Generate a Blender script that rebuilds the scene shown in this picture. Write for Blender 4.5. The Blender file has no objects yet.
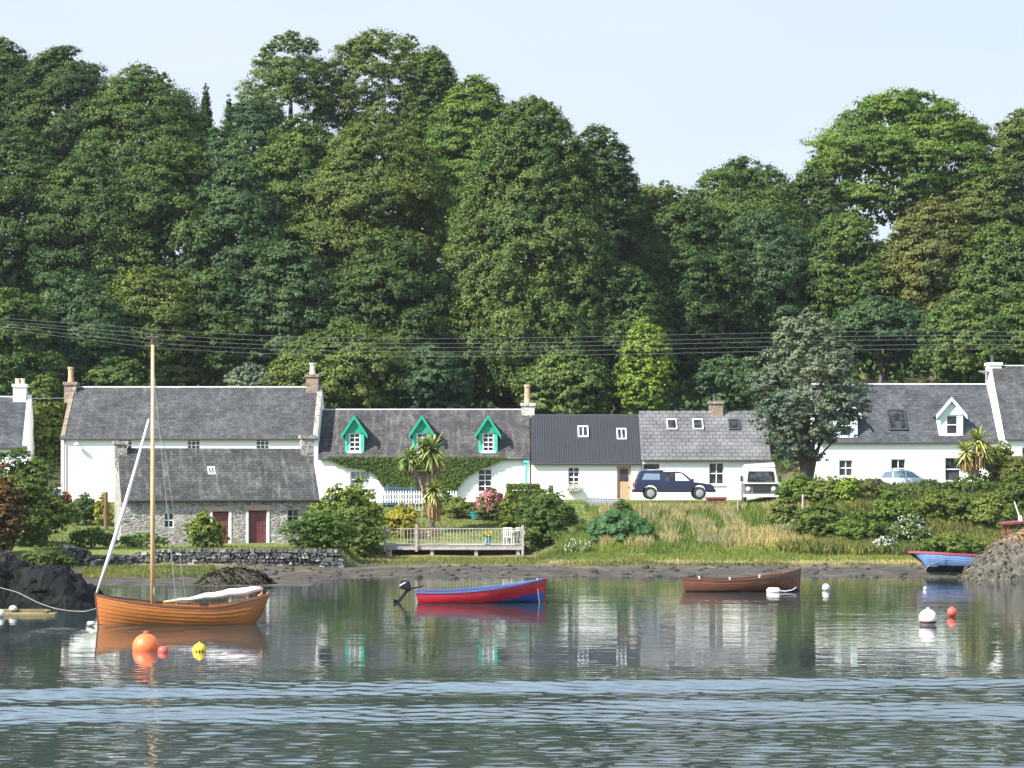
import bpy, math, random
import numpy as np
from mathutils import Vector, Matrix
R = math.radians
scn = bpy.context.scene
# ------------------------------------------------------------------ camera, sky, sun, exposure
F, HZ, CH = 2200.0, 476.0, 4.5
cam_d = bpy.data.cameras.new('camera'); cam = bpy.data.objects.new('camera', cam_d)
scn.collection.objects.link(cam); scn.camera = cam
cam.location = (0, 0, CH); cam.rotation_euler = (R(90), 0, 0)
cam_d.sensor_width = 36; cam_d.lens = F / 1024 * 36; cam_d.shift_y = (HZ - 384) / 1024
cam_d.clip_start = 0.5; cam_d.clip_end = 6000
SUN_EL, SUN_AZ = 41.0, 57.0            # azimuth to the left of straight behind the camera
w = bpy.data.worlds.new('World'); scn.world = w; w.use_nodes = True
nt = w.node_tree; bg = nt.nodes['Background']
sky = nt.nodes.new('ShaderNodeTexSky'); sky.sky_type = 'NISHITA'; sky.sun_disc = False
sky.sun_elevation = R(SUN_EL); sky.sun_rotation = R(180 + SUN_AZ)
sky.air_density = 1.0; sky.dust_density = 1.5; sky.ozone_density = 2.0; sky.altitude = 0
# thin bright high cloud towards the horizon, mixed into the sky
def wn(t_, **kw):
    n_ = nt.nodes.new('ShaderNode'+t_)
    for k_, v_ in kw.items(): setattr(n_, k_, v_)
    return n_
tc = wn('TexCoord'); sx = wn('SeparateXYZ'); nt.links.new(tc.outputs['Generated'], sx.inputs[0])
mp = wn('Mapping'); mp.inputs['Scale'].default_value = (2.2, 2.2, 9.0); nt.links.new(tc.outputs['Generated'], mp.inputs[0])
nz = wn('TexNoise'); nz.inputs['Scale'].default_value = 1.6; nz.inputs['Detail'].default_value = 6; nt.links.new(mp.outputs[0], nz.inputs[0])
r1 = wn('MapRange'); r1.interpolation_type = 'SMOOTHSTEP'
for i_, q_ in enumerate((0, .4, .8, .95, .0)):
    if i_: r1.inputs[i_].default_value = q_
nt.links.new(sx.outputs[2], r1.inputs[0])
r2 = wn('MapRange')
for i_, q_ in enumerate((0, .3, .7, .75, 1.0)):
    if i_: r2.inputs[i_].default_value = q_
nt.links.new(nz.outputs['Fac'], r2.inputs[0])
mu = wn('Math', operation='MULTIPLY'); nt.links.new(r1.outputs[0], mu.inputs[0]); nt.links.new(r2.outputs[0], mu.inputs[1])
mx_ = wn('Mix', data_type='RGBA'); nt.links.new(mu.outputs[0], mx_.inputs[0]); nt.links.new(sky.outputs[0], mx_.inputs[6])
hi = wn('MapRange'); hi.interpolation_type = 'SMOOTHSTEP'
for i_, q_ in ((1, .24), (2, .42), (3, 0.0), (4, 1.0)): hi.inputs[i_].default_value = q_
nt.links.new(sx.outputs[2], hi.inputs[0])
cm = wn('Mix', data_type='RGBA'); nt.links.new(hi.outputs[0], cm.inputs[0])
cm.inputs[6].default_value = (4.45, 4.95, 5.5, 1); cm.inputs[7].default_value = (9.8, 13.0, 16.5, 1)   # brighter unseen cloud added above the view so the water reflects paler
nt.links.new(cm.outputs[2], mx_.inputs[7])
nt.links.new(mx_.outputs[2], bg.inputs[0]); bg.inputs[1].default_value = 0.085
ld = bpy.data.lights.new('sun', 'SUN'); ld.energy = 5.0; ld.angle = R(0.53); ld.color = (1.0, 0.95, 0.86)
sun = bpy.data.objects.new('sun', ld); scn.collection.objects.link(sun)
sd = Vector((-math.sin(R(SUN_AZ)) * math.cos(R(SUN_EL)), -math.cos(R(SUN_AZ)) * math.cos(R(SUN_EL)), math.sin(R(SUN_EL))))
sun.rotation_euler = sd.to_track_quat('Z', 'Y').to_euler(); sun.location = (-60, -40, 90)
vs = scn.view_settings
vs.view_transform = 'Standard'; vs.look = 'None'; vs.gamma = 1; vs.use_curve_mapping = False; vs.exposure = 1.15

# ------------------------------------------------------------------ helpers
rng = np.random.default_rng(7); random.seed(7)
col = scn.collection
def PX(px, D): return (px - 512) / F * D
def PZ(py, D): return CH + (HZ - py) / F * D

def tag(o, label=None, cat=None, group=None, kind=None):
    if label: o['label'] = label
    if cat: o['category'] = cat
    if group: o['group'] = group
    if kind: o['kind'] = kind
    return o
def thing(name, label, cat, loc=(0, 0, 0), rz=0.0, group=None):
    o = bpy.data.objects.new(name, None); o.empty_display_size = .2
    col.objects.link(o); o.location = loc; o.rotation_euler = (0, 0, rz)
    return tag(o, label, cat, group)

class MB:
    def __init__(s): s.v = []; s.f = []; s.m = []; s.cur = 0
    def face(s, pts):
        b = len(s.v); s.v += [tuple(p) for p in pts]; s.f.append(tuple(range(b, b + len(pts)))); s.m.append(s.cur)
    def box(s, x0, x1, y0, y1, z0, z1):
        b = len(s.v)
        s.v += [(x0,y0,z0),(x1,y0,z0),(x1,y1,z0),(x0,y1,z0),(x0,y0,z1),(x1,y0,z1),(x1,y1,z1),(x0,y1,z1)]
        for q in ((0,3,2,1),(4,5,6,7),(0,1,5,4),(1,2,6,5),(2,3,7,6),(3,0,4,7)):
            s.f.append(tuple(b + i for i in q)); s.m.append(s.cur)
        return s
    def hexa(s, p):            # 8 points like box order
        b = len(s.v); s.v += [tuple(q) for q in p]
        for q in ((0,3,2,1),(4,5,6,7),(0,1,5,4),(1,2,6,5),(2,3,7,6),(3,0,4,7)):
            s.f.append(tuple(b + i for i in q)); s.m.append(s.cur)
        return s
    def tube(s, pts, rad, n=8, caps=True):
        pts = [Vector(p) for p in pts]
        if not hasattr(rad, '__len__'): rad = [rad] * len(pts)
        b = len(s.v); up = Vector((0, 0, 1))
        for i, p in enumerate(pts):
            d = (pts[min(i + 1, len(pts) - 1)] - pts[max(i - 1, 0)]).normalized()
            a = d.cross(up)
            if a.length < 1e-3: a = d.cross(Vector((1, 0, 0)))
            a.normalize(); c = d.cross(a)
            for k in range(n):
                t = 2 * math.pi * k / n
                s.v.append(tuple(p + (a * math.cos(t) + c * math.sin(t)) * rad[i]))
        for i in range(len(pts) - 1):
            for k in range(n):
                k2 = (k + 1) % n
                s.f.append((b + i*n + k, b + i*n + k2, b + (i+1)*n + k2, b + (i+1)*n + k)); s.m.append(s.cur)
        if caps:
            s.f.append(tuple(b + k for k in range(n))[::-1]); s.m.append(s.cur)
            e = b + (len(pts) - 1) * n; s.f.append(tuple(e + k for k in range(n))); s.m.append(s.cur)
        return s
    def bar(s, p0, p1, wx, wz):
        p0 = Vector(p0); p1 = Vector(p1); d = (p1 - p0).normalized()
        a = d.cross(Vector((0, 0, 1)))
        if a.length < 1e-3: a = Vector((1, 0, 0))
        a.normalize(); c = a.cross(d)
        q = []
        for p in (p0, p1):
            q += [p - a*wx/2 - c*wz/2, p + a*wx/2 - c*wz/2, p + a*wx/2 + c*wz/2, p - a*wx/2 + c*wz/2]
        return s.hexa(q)
    def lathe(s, c, prof, n=16):   # prof: (r,z)
        b = len(s.v)
        for r, z in prof:
            for k in range(n):
                t = 2*math.pi*k/n; s.v.append((c[0]+r*math.cos(t), c[1]+r*math.sin(t), c[2]+z))
        for i in range(len(prof)-1):
            for k in range(n):
                k2=(k+1)%n
                s.f.append((b+i*n+k, b+i*n+k2, b+(i+1)*n+k2, b+(i+1)*n+k)); s.m.append(s.cur)
        s.f.append(tuple(b+k for k in range(n))[::-1]); s.m.append(s.cur)
        e=b+(len(prof)-1)*n; s.f.append(tuple(e+k for k in range(n))); s.m.append(s.cur)
        return s
    def ball(s, c, r, rz=None, n=20, m=12, sy=1.0):
        rz = rz or r
        prof = [(max(r*math.sin(math.pi*i/m), 1e-3), -rz*math.cos(math.pi*i/m)) for i in range(m+1)]
        b = len(s.v); s.lathe(c, prof, n)
        if sy != 1.0: s.v[b:] = [(x, c[1]+(y-c[1])*sy, z) for x, y, z in s.v[b:]]
        return s
    def prism(s, poly, y0, y1):     # poly in (x,z), extruded along y
        n = len(poly); b = len(s.v)
        s.v += [(x, y0, z) for x, z in poly] + [(x, y1, z) for x, z in poly]
        s.f.append(tuple(range(b, b+n))); s.m.append(s.cur)
        s.f.append(tuple(range(b+2*n-1, b+n-1, -1))); s.m.append(s.cur)
        for i in range(n):
            j=(i+1)%n; s.f.append((b+i, b+n+i, b+n+j, b+j)); s.m.append(s.cur)
        return s
    def build(s, name, mats, parent=None, smooth=False, origin=None, bevel=0):
        me = bpy.data.meshes.new(name)
        v = s.v
        if origin is not None: v = [(x-origin[0], y-origin[1], z-origin[2]) for x, y, z in v]
        me.from_pydata(v, [], s.f)
        if not isinstance(mats, (list, tuple)): mats = [mats]
        for m in mats: me.materials.append(m)
        me.polygons.foreach_set('material_index', s.m)
        if smooth: me.polygons.foreach_set('use_smooth', [True]*len(s.f))
        me.validate(); me.update()
        o = bpy.data.objects.new(name, me); col.objects.link(o)
        if origin is not None and parent is None: o.location = origin
        if parent is not None: o.parent = parent
        import bmesh
        bm = bmesh.new(); bm.from_mesh(me); bmesh.ops.remove_doubles(bm, verts=bm.verts, dist=1e-5) if smooth else None
        bmesh.ops.recalc_face_normals(bm, faces=bm.faces); bm.to_mesh(me); bm.free()
        if bevel:
            md = o.modifiers.new('bevel', 'BEVEL'); md.width = bevel; md.segments = 2; md.limit_method = 'ANGLE'
        return o

def np_mesh(name, V, Fq, mat, parent=None, loc=None, smooth=False):
    """V (n,3), Fq (m,k) faces of k corners"""
    me = bpy.data.meshes.new(name); n, k = Fq.shape
    me.vertices.add(len(V)); me.vertices.foreach_set('co', np.asarray(V, dtype=np.float32).ravel())
    me.loops.add(n*k); me.loops.foreach_set('vertex_index', Fq.astype(np.int32).ravel())
    me.polygons.add(n); me.polygons.foreach_set('loop_start', np.arange(0, n*k, k, dtype=np.int32))
    me.polygons.foreach_set('loop_total', np.full(n, k, dtype=np.int32))
    if smooth: me.polygons.foreach_set('use_smooth', np.ones(n, dtype=bool))
    me.materials.append(mat); me.update(calc_edges=True)
    o = bpy.data.objects.new(name, me); col.objects.link(o)
    if parent is not None: o.parent = parent
    if loc is not None: o.location = loc
    return o

# value noise for shaping
_G = np.random.default_rng(3).random((64, 64))
def vnoise(x, y):
    x = np.asarray(x, float); y = np.asarray(y, float)
    xi = np.floor(x).astype(int); yi = np.floor(y).astype(int); fx = x-xi; fy = y-yi
    fx = fx*fx*(3-2*fx); fy = fy*fy*(3-2*fy)
    g = lambda a, b: _G[a % 64, b % 64]
    return (g(xi,yi)*(1-fx)+g(xi+1,yi)*fx)*(1-fy)+(g(xi,yi+1)*(1-fx)+g(xi+1,yi+1)*fx)*fy
def fbm(x, y, o=3):
    a, t, s_ = 0, 0, 1.0
    for i in range(o): a = a + s_*vnoise(x*2**i+17*i, y*2**i+5*i); t += s_; s_ *= .5
    return a/t - .5
def sst(a, b, x):
    t = np.clip((np.asarray(x, float)-a)/(b-a), 0, 1); return t*t*(3-2*t)

# ------------------------------------------------------------------ materials
class NM:
    def __init__(s, name):
        s.mat = bpy.data.materials.new(name); s.mat.use_nodes = True
        s.t = s.mat.node_tree; s.b = s.t.nodes['Principled BSDF']; s.out = s.t.nodes['Material Output']
    def n(s, typ, ins=None, **kw):
        nd = s.t.nodes.new('ShaderNode' + typ)
        for k, v in kw.items(): setattr(nd, k, v)
        for k, v in (ins or {}).items(): s.set(nd, k, v)
        return nd
    def set(s, nd, k, v):
        i = nd.inputs[k]
        if isinstance(v, bpy.types.NodeSocket): s.t.links.new(v, i)
        else: i.default_value = v
    def P(s, **kw):
        for k, v in kw.items(): s.set(s.b, k.replace('_', ' '), v)
    def ramp(s, fac, stops, interp='LINEAR'):
        r = s.n('ValToRGB'); s.set(r, 'Fac', fac); e = r.color_ramp.elements; r.color_ramp.interpolation = interp
        while len(e) < len(stops): e.new(.5)
        for el, (p, c) in zip(e, stops):
            el.position = p; el.color = (c[0], c[1], c[2], 1) if hasattr(c, '__len__') else (c, c, c, 1)
        return r.outputs[0]
    def noise(s, vec, scale, detail=4, rough=.55, out='Fac'):
        nd = s.n('TexNoise', {'Scale': scale, 'Detail': detail, 'Roughness': rough})
        if vec is not None: s.set(nd, 'Vector', vec)
        return nd.outputs[out]
    def mix(s, a, b, fac, mode='MIX'):
        nd = s.n('Mix', data_type='RGBA', blend_type=mode)
        s.set(nd, 0, fac)
        for k, v in ((6, a), (7, b)):
            if isinstance(v, (tuple, list)): v = (*v[:3], 1)
            s.set(nd, k, v)
        return nd.outputs[2]
    def math(s, op, a, b=0.0, c=None, clamp=False):
        nd = s.n('Math', operation=op, use_clamp=clamp); s.set(nd, 0, a); s.set(nd, 1, b)
        if c is not None: s.set(nd, 2, c)
        return nd.outputs[0]
    def mr(s, v, a, b, c=0.0, d=1.0, smooth=False):
        nd = s.n('MapRange'); nd.clamp = True
        if smooth: nd.interpolation_type = 'SMOOTHSTEP'
        for i, q in enumerate((v, a, b, c, d)): s.set(nd, i, q)
        return nd.outputs[0]
    def obj(s): return s.n('TexCoord').outputs['Object']
    def pos(s): return s.n('NewGeometry').outputs['Position']
    def mapv(s, v, sc=(1,1,1), rot=(0,0,0)):
        nd = s.n('Mapping'); s.set(nd, 'Vector', v); nd.inputs['Scale'].default_value = sc; nd.inputs['Rotation'].default_value = rot
        return nd.outputs[0]
    def bump(s, h, strength=.5, dist=.02, norm=None):
        nd = s.n('Bump'); s.set(nd, 'Height', h); s.set(nd, 'Strength', strength); s.set(nd, 'Distance', dist)
        if norm is not None: s.set(nd, 'Normal', norm)
        return nd.outputs[0]

def simple(name, c, rough=.6, var=.15, scale=6, metal=0, bump=0.0, spec=.4):
    m = NM(name); v = m.obj(); f = m.noise(v, scale, 5)
    lo = tuple(x*(1-var) for x in c); hi = tuple(min(x*(1+var), 1) for x in c)
    m.P(Base_Color=m.ramp(f, [(.3, lo), (.7, hi)]), Roughness=rough, Metallic=metal)
    m.b.inputs['Specular IOR Level'].default_value = spec
    if bump: m.P(Normal=m.bump(m.noise(v, scale*4, 3), bump, .02))
    return m.mat

def leaf_mat(name, cols, transl=.3, rough=.55, nscale=.25):
    m = NM(name); g = m.n('NewGeometry')
    c = m.ramp(g.outputs['Random Per Island'], [(i/(len(cols)-1), q) for i, q in enumerate(cols)])
    n = m.noise(m.pos(), nscale, 3)
    c = m.mix(c, m.ramp(n, [(.35, (.7,.78,.8)), (.65, (1.28,1.17,.97))]), 1.0, 'MULTIPLY')
    d = m.n('BsdfDiffuse', {'Color': c}); t = m.n('BsdfTranslucent', {'Color': m.mix(c, (.9,1.0,.45), 1.0, 'MULTIPLY')})
    gl = m.n('BsdfGlossy', {'Roughness': rough, 'Color': (1,1,1,1)})
    a = m.n('MixShader', {0: transl}); m.t.links.new(d.outputs[0], a.inputs[1]); m.t.links.new(t.outputs[0], a.inputs[2])
    b = m.n('MixShader', {0: .008}); m.t.links.new(a.outputs[0], b.inputs[1]); m.t.links.new(gl.outputs[0], b.inputs[2])
    m.t.links.new(b.outputs[0], m.out.inputs[0]); m.t.nodes.remove(m.b)
    return m.mat

def slate(name, c, patch=(.16,.16,.15), bw=.3, bh=.2, mortar=.012, contrast=.3, lichen=.35):
    m = NM(name); o = m.obj(); sp = m.n('SeparateXYZ', {0: o})
    v = m.n('CombineXYZ', {0: sp.outputs[0], 1: m.math('MULTIPLY', sp.outputs[2], 1.45), 2: 0.0}).outputs[0]
    b = m.n('TexBrick', {'Vector': v, 'Scale': 1.0, 'Mortar Size': mortar, 'Brick Width': bw, 'Row Height': bh,
            'Color1': (*[x*(1-contrast) for x in c], 1), 'Color2': (*[x*(1+contrast) for x in c], 1), 'Mortar': (*[x*.35 for x in c], 1)})
    b.inputs['Mortar Smooth'].default_value = .3
    n1 = m.noise(o, .7, 5, .6); n2 = m.noise(m.mapv(v, (3, .5, 1)), 1.2, 5, .65); n3 = m.noise(o, 7, 3)
    cc = m.mix(b.outputs[0], patch, m.ramp(n2, [(.5, 0), (.72, lichen)]))
    cc = m.mix(cc, m.ramp(n1, [(.3, .6), (.7, 1.45)]), 1.0, 'MULTIPLY')
    cc = m.mix(cc, (.38,.38,.34), m.ramp(n3, [(.68, 0), (.74, lichen)]))
    m.P(Base_Color=cc, Roughness=.8, Normal=m.bump(m.math('ADD', m.math('MULTIPLY', b.outputs[1], -1), m.noise(o, 5, 4)), .7, .03)); m.b.inputs['Specular IOR Level'].default_value = .25
    return m.mat

def rubble(name, stones, mort, scale=3.0, mw=.05, bstr=.8):
    m = NM(name); o = m.mapv(m.obj(), (.8, .8, 1.7))
    o = m.mix(o, m.n('TexNoise', {'Vector': o, 'Scale': 3.0}).outputs['Color'], .06)
    v1 = m.n('TexVoronoi', {'Vector': o, 'Scale': scale}, feature='DISTANCE_TO_EDGE')
    v2 = m.n('TexVoronoi', {'Vector': o, 'Scale': scale})
    rnd = m.n('SeparateColor', {0: v2.outputs['Color']}).outputs[0]
    st = m.ramp(rnd, [(i/(len(stones)-1), q) for i, q in enumerate(stones)])
    st = m.mix(st, m.ramp(m.noise(o, 12, 4), [(.3, .65), (.7, 1.35)]), 1.0, 'MULTIPLY')
    e = m.mr(v1.outputs[0], mw*.5, mw*1.5)
    m.P(Base_Color=m.mix(mort, st, e), Roughness=.85, Normal=m.bump(m.math('ADD', e, m.math('MULTIPLY', m.noise(o, 9, 4), .6)), bstr, .05))
    return m.mat

def render_white(name, c=(.8,.8,.78), stain=.12):
    m = NM(name); o = m.obj()
    n = m.noise(m.mapv(o, (2.5, 2.5, .4)), 1.0, 5, .6); n2 = m.noise(o, 30, 3)
    cc = m.mix(c, (.55,.53,.46), m.ramp(n, [(.45, 0), (.75, stain)]))
    m.P(Base_Color=cc, Roughness=.85, Normal=m.bump(n2, .35, .02))
    return m.mat

M = {}
M['white_wall'] = render_white('white_wall')
M['white_paint'] = simple('white_paint', (.78,.79,.78), .45, .04)
M['slate'] = slate('slate', (.062,.064,.068))
M['slate_purple'] = slate('slate_purple', (.06,.058,.06), patch=(.2,.19,.17), lichen=.5)
M['slate_blue'] = slate('slate_blue', (.062,.066,.076), lichen=.2)
M['slate_barn'] = slate('slate_barn', (.058,.06,.06), patch=(.2,.2,.185), lichen=.55)
M['tile_grey'] = slate('tile_grey', (.13,.13,.135), patch=(.2,.2,.2), bw=.42, bh=.32, mortar=.02, contrast=.07, lichen=.12)
m = NM('corrugated'); o_ = m.obj(); wv = m.n('TexWave', {'Vector': o_, 'Scale': 2.2, 'Distortion': 0.0}, bands_direction='X')
m.P(Base_Color=m.mix((.02,.022,.028), (.034,.037,.043), m.noise(o_, 1.3, 5)), Roughness=.5, Normal=m.bump(wv.outputs['Fac'], .4, .03)); M['corrugated'] = m.mat
M['stone_barn'] = rubble('stone_barn', [(.1,.096,.09),(.28,.265,.235),(.14,.135,.13),(.33,.27,.22),(.2,.19,.18),(.4,.38,.33)], (.48,.46,.41), 4.4, .065)
M['stone_chim'] = rubble('stone_chim', [(.22,.15,.11),(.3,.21,.15),(.16,.13,.11),(.34,.27,.2)], (.3,.25,.2), 3.4, .05)
M['stone_patchy'] = rubble('stone_patchy', [(.5,.48,.45),(.62,.6,.57),(.34,.33,.32),(.56,.54,.5)], (.6,.58,.55), 3.0, .05)
m = NM('dry_stone'); o_ = m.obj(); g_ = m.n('NewGeometry')
cc = m.ramp(g_.outputs['Random Per Island'], [(0,(.03,.03,.03)),(.35,(.06,.06,.06)),(.7,(.1,.1,.095)),(.9,(.16,.155,.14)),(1,(.3,.29,.26))])
cc = m.mix(cc, m.ramp(m.noise(o_, 7, 5), [(.3,.55),(.7,1.4)]), 1.0, 'MULTIPLY')
cc = m.mix(cc, (.42,.42,.38), m.ramp(m.noise(o_, 4.5, 5, .7), [(.62,0),(.7,.7)]))
m.P(Base_Color=cc, Roughness=.9, Normal=m.bump(m.noise(o_, 14, 4), .6, .04)); M['dry_stone'] = m.mat
M['green_paint'] = simple('green_paint', (.015,.3,.2), .4, .12)
M['pale_green'] = simple('pale_green', (.3,.62,.5), .5, .08)
M['pale_blue'] = simple('pale_blue', (.55,.68,.72), .5, .08)
M['turquoise'] = simple('turquoise', (.1,.5,.48), .4)
M['pot_clay'] = simple('pot_clay', (.5,.3,.2), .8, .25)
M['pot_buff'] = simple('pot_buff', (.62,.55,.42), .8, .2)
M['lead'] = simple('lead', (.55,.56,.57), .5, .1)
M['dark_metal'] = simple('dark_metal', (.06,.06,.065), .4)
M['gutter_pink'] = simple('gutter_pink', (.45,.3,.33), .5)
M['red_door'] = simple('red_door', (.15,.04,.045), .6, .25, 3)
M['brown_door'] = simple('brown_door', (.22,.15,.11), .6, .2)
M['tan_door'] = simple('tan_door', (.5,.33,.22), .6, .15)
M['lintel'] = simple('lintel', (.36,.26,.22), .85, .2, bump=.3)
M['grey_wood'] = simple('grey_wood', (.34,.31,.28), .85, .25, 9, bump=.3)
M['brown_wood'] = simple('brown_wood', (.13,.075,.05), .75, .3, 9, bump=.3)
m = NM('glass'); m.P(Base_Color=m.ramp(m.noise(m.obj(), 2.2, 3), [(.4,(.012,.015,.02)),(.65,(.06,.065,.07))]), Roughness=.08); m.b.inputs['IOR'].default_value = 1.5; M['glass'] = m.mat
m = NM('glass_curtain'); m.P(Base_Color=m.ramp(m.noise(m.mapv(m.obj(), (6,1,.6)), 2, 3), [(.4,(.2,.23,.26)),(.6,(.42,.46,.5))]), Roughness=.12); M['glass_curtain'] = m.mat
# foliage (real leaf reflectances)
M['leaf_deep'] = leaf_mat('leaf_deep', [(0.030,0.058,0.020),(0.051,0.091,0.026),(0.090,0.142,0.040)], .22)
M['leaf_mid'] = leaf_mat('leaf_mid', [(0.045,0.081,0.023),(0.076,0.129,0.032),(0.127,0.186,0.049)])
M['leaf_bright'] = leaf_mat('leaf_bright', [(0.064,0.116,0.020),(0.101,0.172,0.031),(0.159,0.242,0.054)])
M['leaf_olive'] = leaf_mat('leaf_olive', [(0.059,0.101,0.023),(0.101,0.146,0.034),(0.159,0.202,0.049)])
M['leaf_brown'] = leaf_mat('leaf_brown', [(0.069,0.094,0.023),(0.111,0.130,0.039),(0.170,0.172,0.058)])
M['leaf_conifer'] = leaf_mat('leaf_conifer', [(0.042,0.081,0.023),(0.083,0.131,0.034),(0.138,0.186,0.055)], .2)
M['leaf_spruce'] = leaf_mat('leaf_spruce', [(0.019,0.044,0.020),(0.032,0.064,0.028),(0.048,0.088,0.037)], .1)
M['leaf_greygreen'] = leaf_mat('leaf_greygreen', [(.075,.11,.072),(.12,.16,.11),(.18,.22,.155)], .2)
M['leaf_lime'] = leaf_mat('leaf_lime', [(.1,.16,.02),(.17,.25,.033),(.26,.34,.055)])
M['leaf_yellow'] = leaf_mat('leaf_yellow', [(.11,.15,.028),(.17,.215,.042),(.25,.3,.065)])
M['leaf_gold'] = leaf_mat('leaf_gold', [(0.170,0.208,0.027),(0.318,0.312,0.047),(0.424,0.343,0.062)])
M['leaf_red'] = leaf_mat('leaf_red', [(0.074,0.062,0.023),(0.148,0.088,0.033),(0.201,0.114,0.047)])
M['leaf_hedge'] = leaf_mat('leaf_hedge', [(0.090,0.131,0.029),(0.138,0.181,0.045),(0.201,0.252,0.067)])
M['leaf_warm'] = leaf_mat('leaf_warm', [(0.058,0.089,0.022),(0.095,0.136,0.032),(0.154,0.197,0.049)])
M['leaf_cool'] = leaf_mat('leaf_cool', [(0.032,0.071,0.031),(0.058,0.109,0.046),(0.095,0.156,0.067)])
M['leaf_gunnera'] = leaf_mat('leaf_gunnera', [(0.021,0.057,0.020),(0.037,0.094,0.031),(0.080,0.156,0.055)], .2)
M['leaf_palm'] = leaf_mat('leaf_palm', [(0.159,0.208,0.055),(0.297,0.343,0.101),(0.477,0.489,0.195)], .2)
M['leaf_dead'] = leaf_mat('leaf_dead', [(.16,.1,.05),(.3,.19,.1),(.42,.3,.17)], .2)
M['petal_pink'] = leaf_mat('petal_pink', [(.35,.08,.12),(.5,.14,.2),(.6,.28,.32)], .2)
M['petal_white'] = leaf_mat('petal_white', [(.5,.52,.48),(.65,.66,.6),(.75,.75,.7)], .2)
M['petal_yellow'] = leaf_mat('petal_yellow', [(.6,.45,.03),(.7,.5,.05),(.75,.6,.1)], .2)
M['grass_green'] = leaf_mat('grass_green', [(0.082,0.106,0.027),(0.141,0.165,0.047),(0.238,0.233,0.084)], .3)
M['grass_bright'] = leaf_mat('grass_bright', [(0.087,0.136,0.030),(0.151,0.213,0.047),(0.238,0.281,0.078)], .35)
M['grass_tan'] = leaf_mat('grass_tan', [(.24,.22,.09),(.38,.33,.16),(.5,.43,.26)], .3)
M['bark'] = simple('bark', (.09,.075,.06), .9, .35, 5, bump=.6)
M['bark_pale'] = simple('bark_pale', (.22,.19,.15), .9, .35, 5, bump=.6)

# ground
m = NM('ground'); p = m.pos(); sp = m.n('SeparateXYZ', {0: p}); z = sp.outputs[2]; y = sp.outputs[1]
zn = m.math('ADD', z, m.math('MULTIPLY', m.math('SUBTRACT', m.noise(p, .5, 5, .65), .5), .55))
mud = m.mix(m.ramp(m.noise(p, 1.1, 6, .7), [(.3,(.028,.024,.02)),(.55,(.075,.064,.054)),(.75,(.15,.13,.11))]), (.3,.29,.26), m.ramp(m.noise(p, 9, 4, .7), [(.62,0),(.7,.8)]))
marsh = m.ramp(m.noise(p, 1.6, 6, .7), [(.3,(.07,.085,.025)),(.5,(.17,.15,.06)),(.7,(.26,.2,.1))])
lawn = m.ramp(m.noise(p, .8, 6, .65), [(.3,(.08,.11,.03)),(.55,(.14,.17,.05)),(.75,(.24,.22,.1))])
soil = m.ramp(m.noise(p, .5, 6, .65), [(.35,(.03,.035,.015)),(.6,(.06,.05,.03)),(.78,(.2,.12,.08))])
c1 = m.mix(mud, marsh, m.mr(zn, .24, .4)); c2 = m.mix(c1, lawn, m.mr(zn, .5, .75)); c3 = m.mix(c2, soil, m.mr(y, 139, 144))
m.P(Base_Color=c3, Roughness=.95, Normal=m.bump(m.noise(p, 5, 6, .7), .8, .08)); m.b.inputs['Specular IOR Level'].default_value = .2
M['ground'] = m.mat

# water
m = NM('water'); p = m.pos(); sp = m.n('SeparateXYZ', {0: p})
far = m.mr(sp.outputs[1], 52, 70, .35, 1.0, True)
n1 = m.noise(m.mapv(p, (.5,1.3,1)), 1.0, 3, .5)
n3 = m.noise(m.mapv(p, (3.5,7,1)), 1.0, 2, .5)
patch = m.mr(m.noise(m.mapv(p, (.04,.3,1)), 1.0, 4, .6), .35, .65, .4, 1.5)
h = m.math('ADD', m.math('MULTIPLY', n1, .011), m.math('MULTIPLY', n3, .0022))
m.P(Base_Color=(.026,.037,.039,1), Roughness=.02, Normal=m.bump(m.math('MULTIPLY', m.math('MULTIPLY', h, far), patch), 1.0, 1.0))
m.b.inputs['IOR'].default_value = 1.333
M['water'] = m.mat
# ------------------------------------------------------------------ terrain and water
def prof(ys, zs): return lambda y: np.interp(y, ys, zs)
hill_y = [140,150,168,190,210,260,400,2500]; hill_z = [3.2,6,12.5,21,22.5,20,8,5]
P_mid = prof([-400,60,90,98.3,101,104,108,112,126,131]+hill_y, [-4,-3,-1,-.03,.2,.38,.6,1.0,2.9,3.05]+hill_z)
P_gar = prof([-400,60,90,97,101,105,110,114.6,116,120,130]+hill_y, [-4,-3,-.6,0,.18,.3,.36,.5,1.1,1.65,2.85]+hill_z)
P_lef = prof([-400,60,82,90,98,103.15,103.45,112,118,128,131]+hill_y, [-4,-3,-1,0,.18,.28,1.0,1.05,1.35,2.6,2.75]+hill_z)
P_far = prof([-400,50,68,74,84,100,112,120,131]+hill_y, [-4,-3,-.6,.1,.7,1.0,1.6,2.2,2.9]+hill_z)
P_rig = prof([-400,60,90,97.5,101,104,108,112,118,124,130,139]+hill_y, [-4,-3,-1,-.02,.2,.38,.6,1.1,2.5,3.6,3.95,4.0]+[4.1]+hill_z[1:])
def H(x, y):
    x = np.asarray(x, float); y = np.asarray(y, float)
    a = sst(-22.4, -21.2, x - (y-103)*.12); z = P_far(y)*(1-a)+P_lef(y)*a
    b = sst(-8.3, -7.3, x); z = z*(1-b)+P_gar(y)*b
    c = sst(.8, 3.0, x); z = z*(1-c)+P_mid(y)*c
    d = sst(13.5, 19, x); z = z*(1-d)+P_rig(y)*d
    amp = .12 + .9*sst(140, 165, y)
    return z + fbm(x*.35, y*.35, 4)*amp*sst(90, 100, y) + fbm(x*1.7, y*1.7, 2)*.05
def h1(x, y): return float(H(np.array([x]), np.array([y]))[0])
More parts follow.
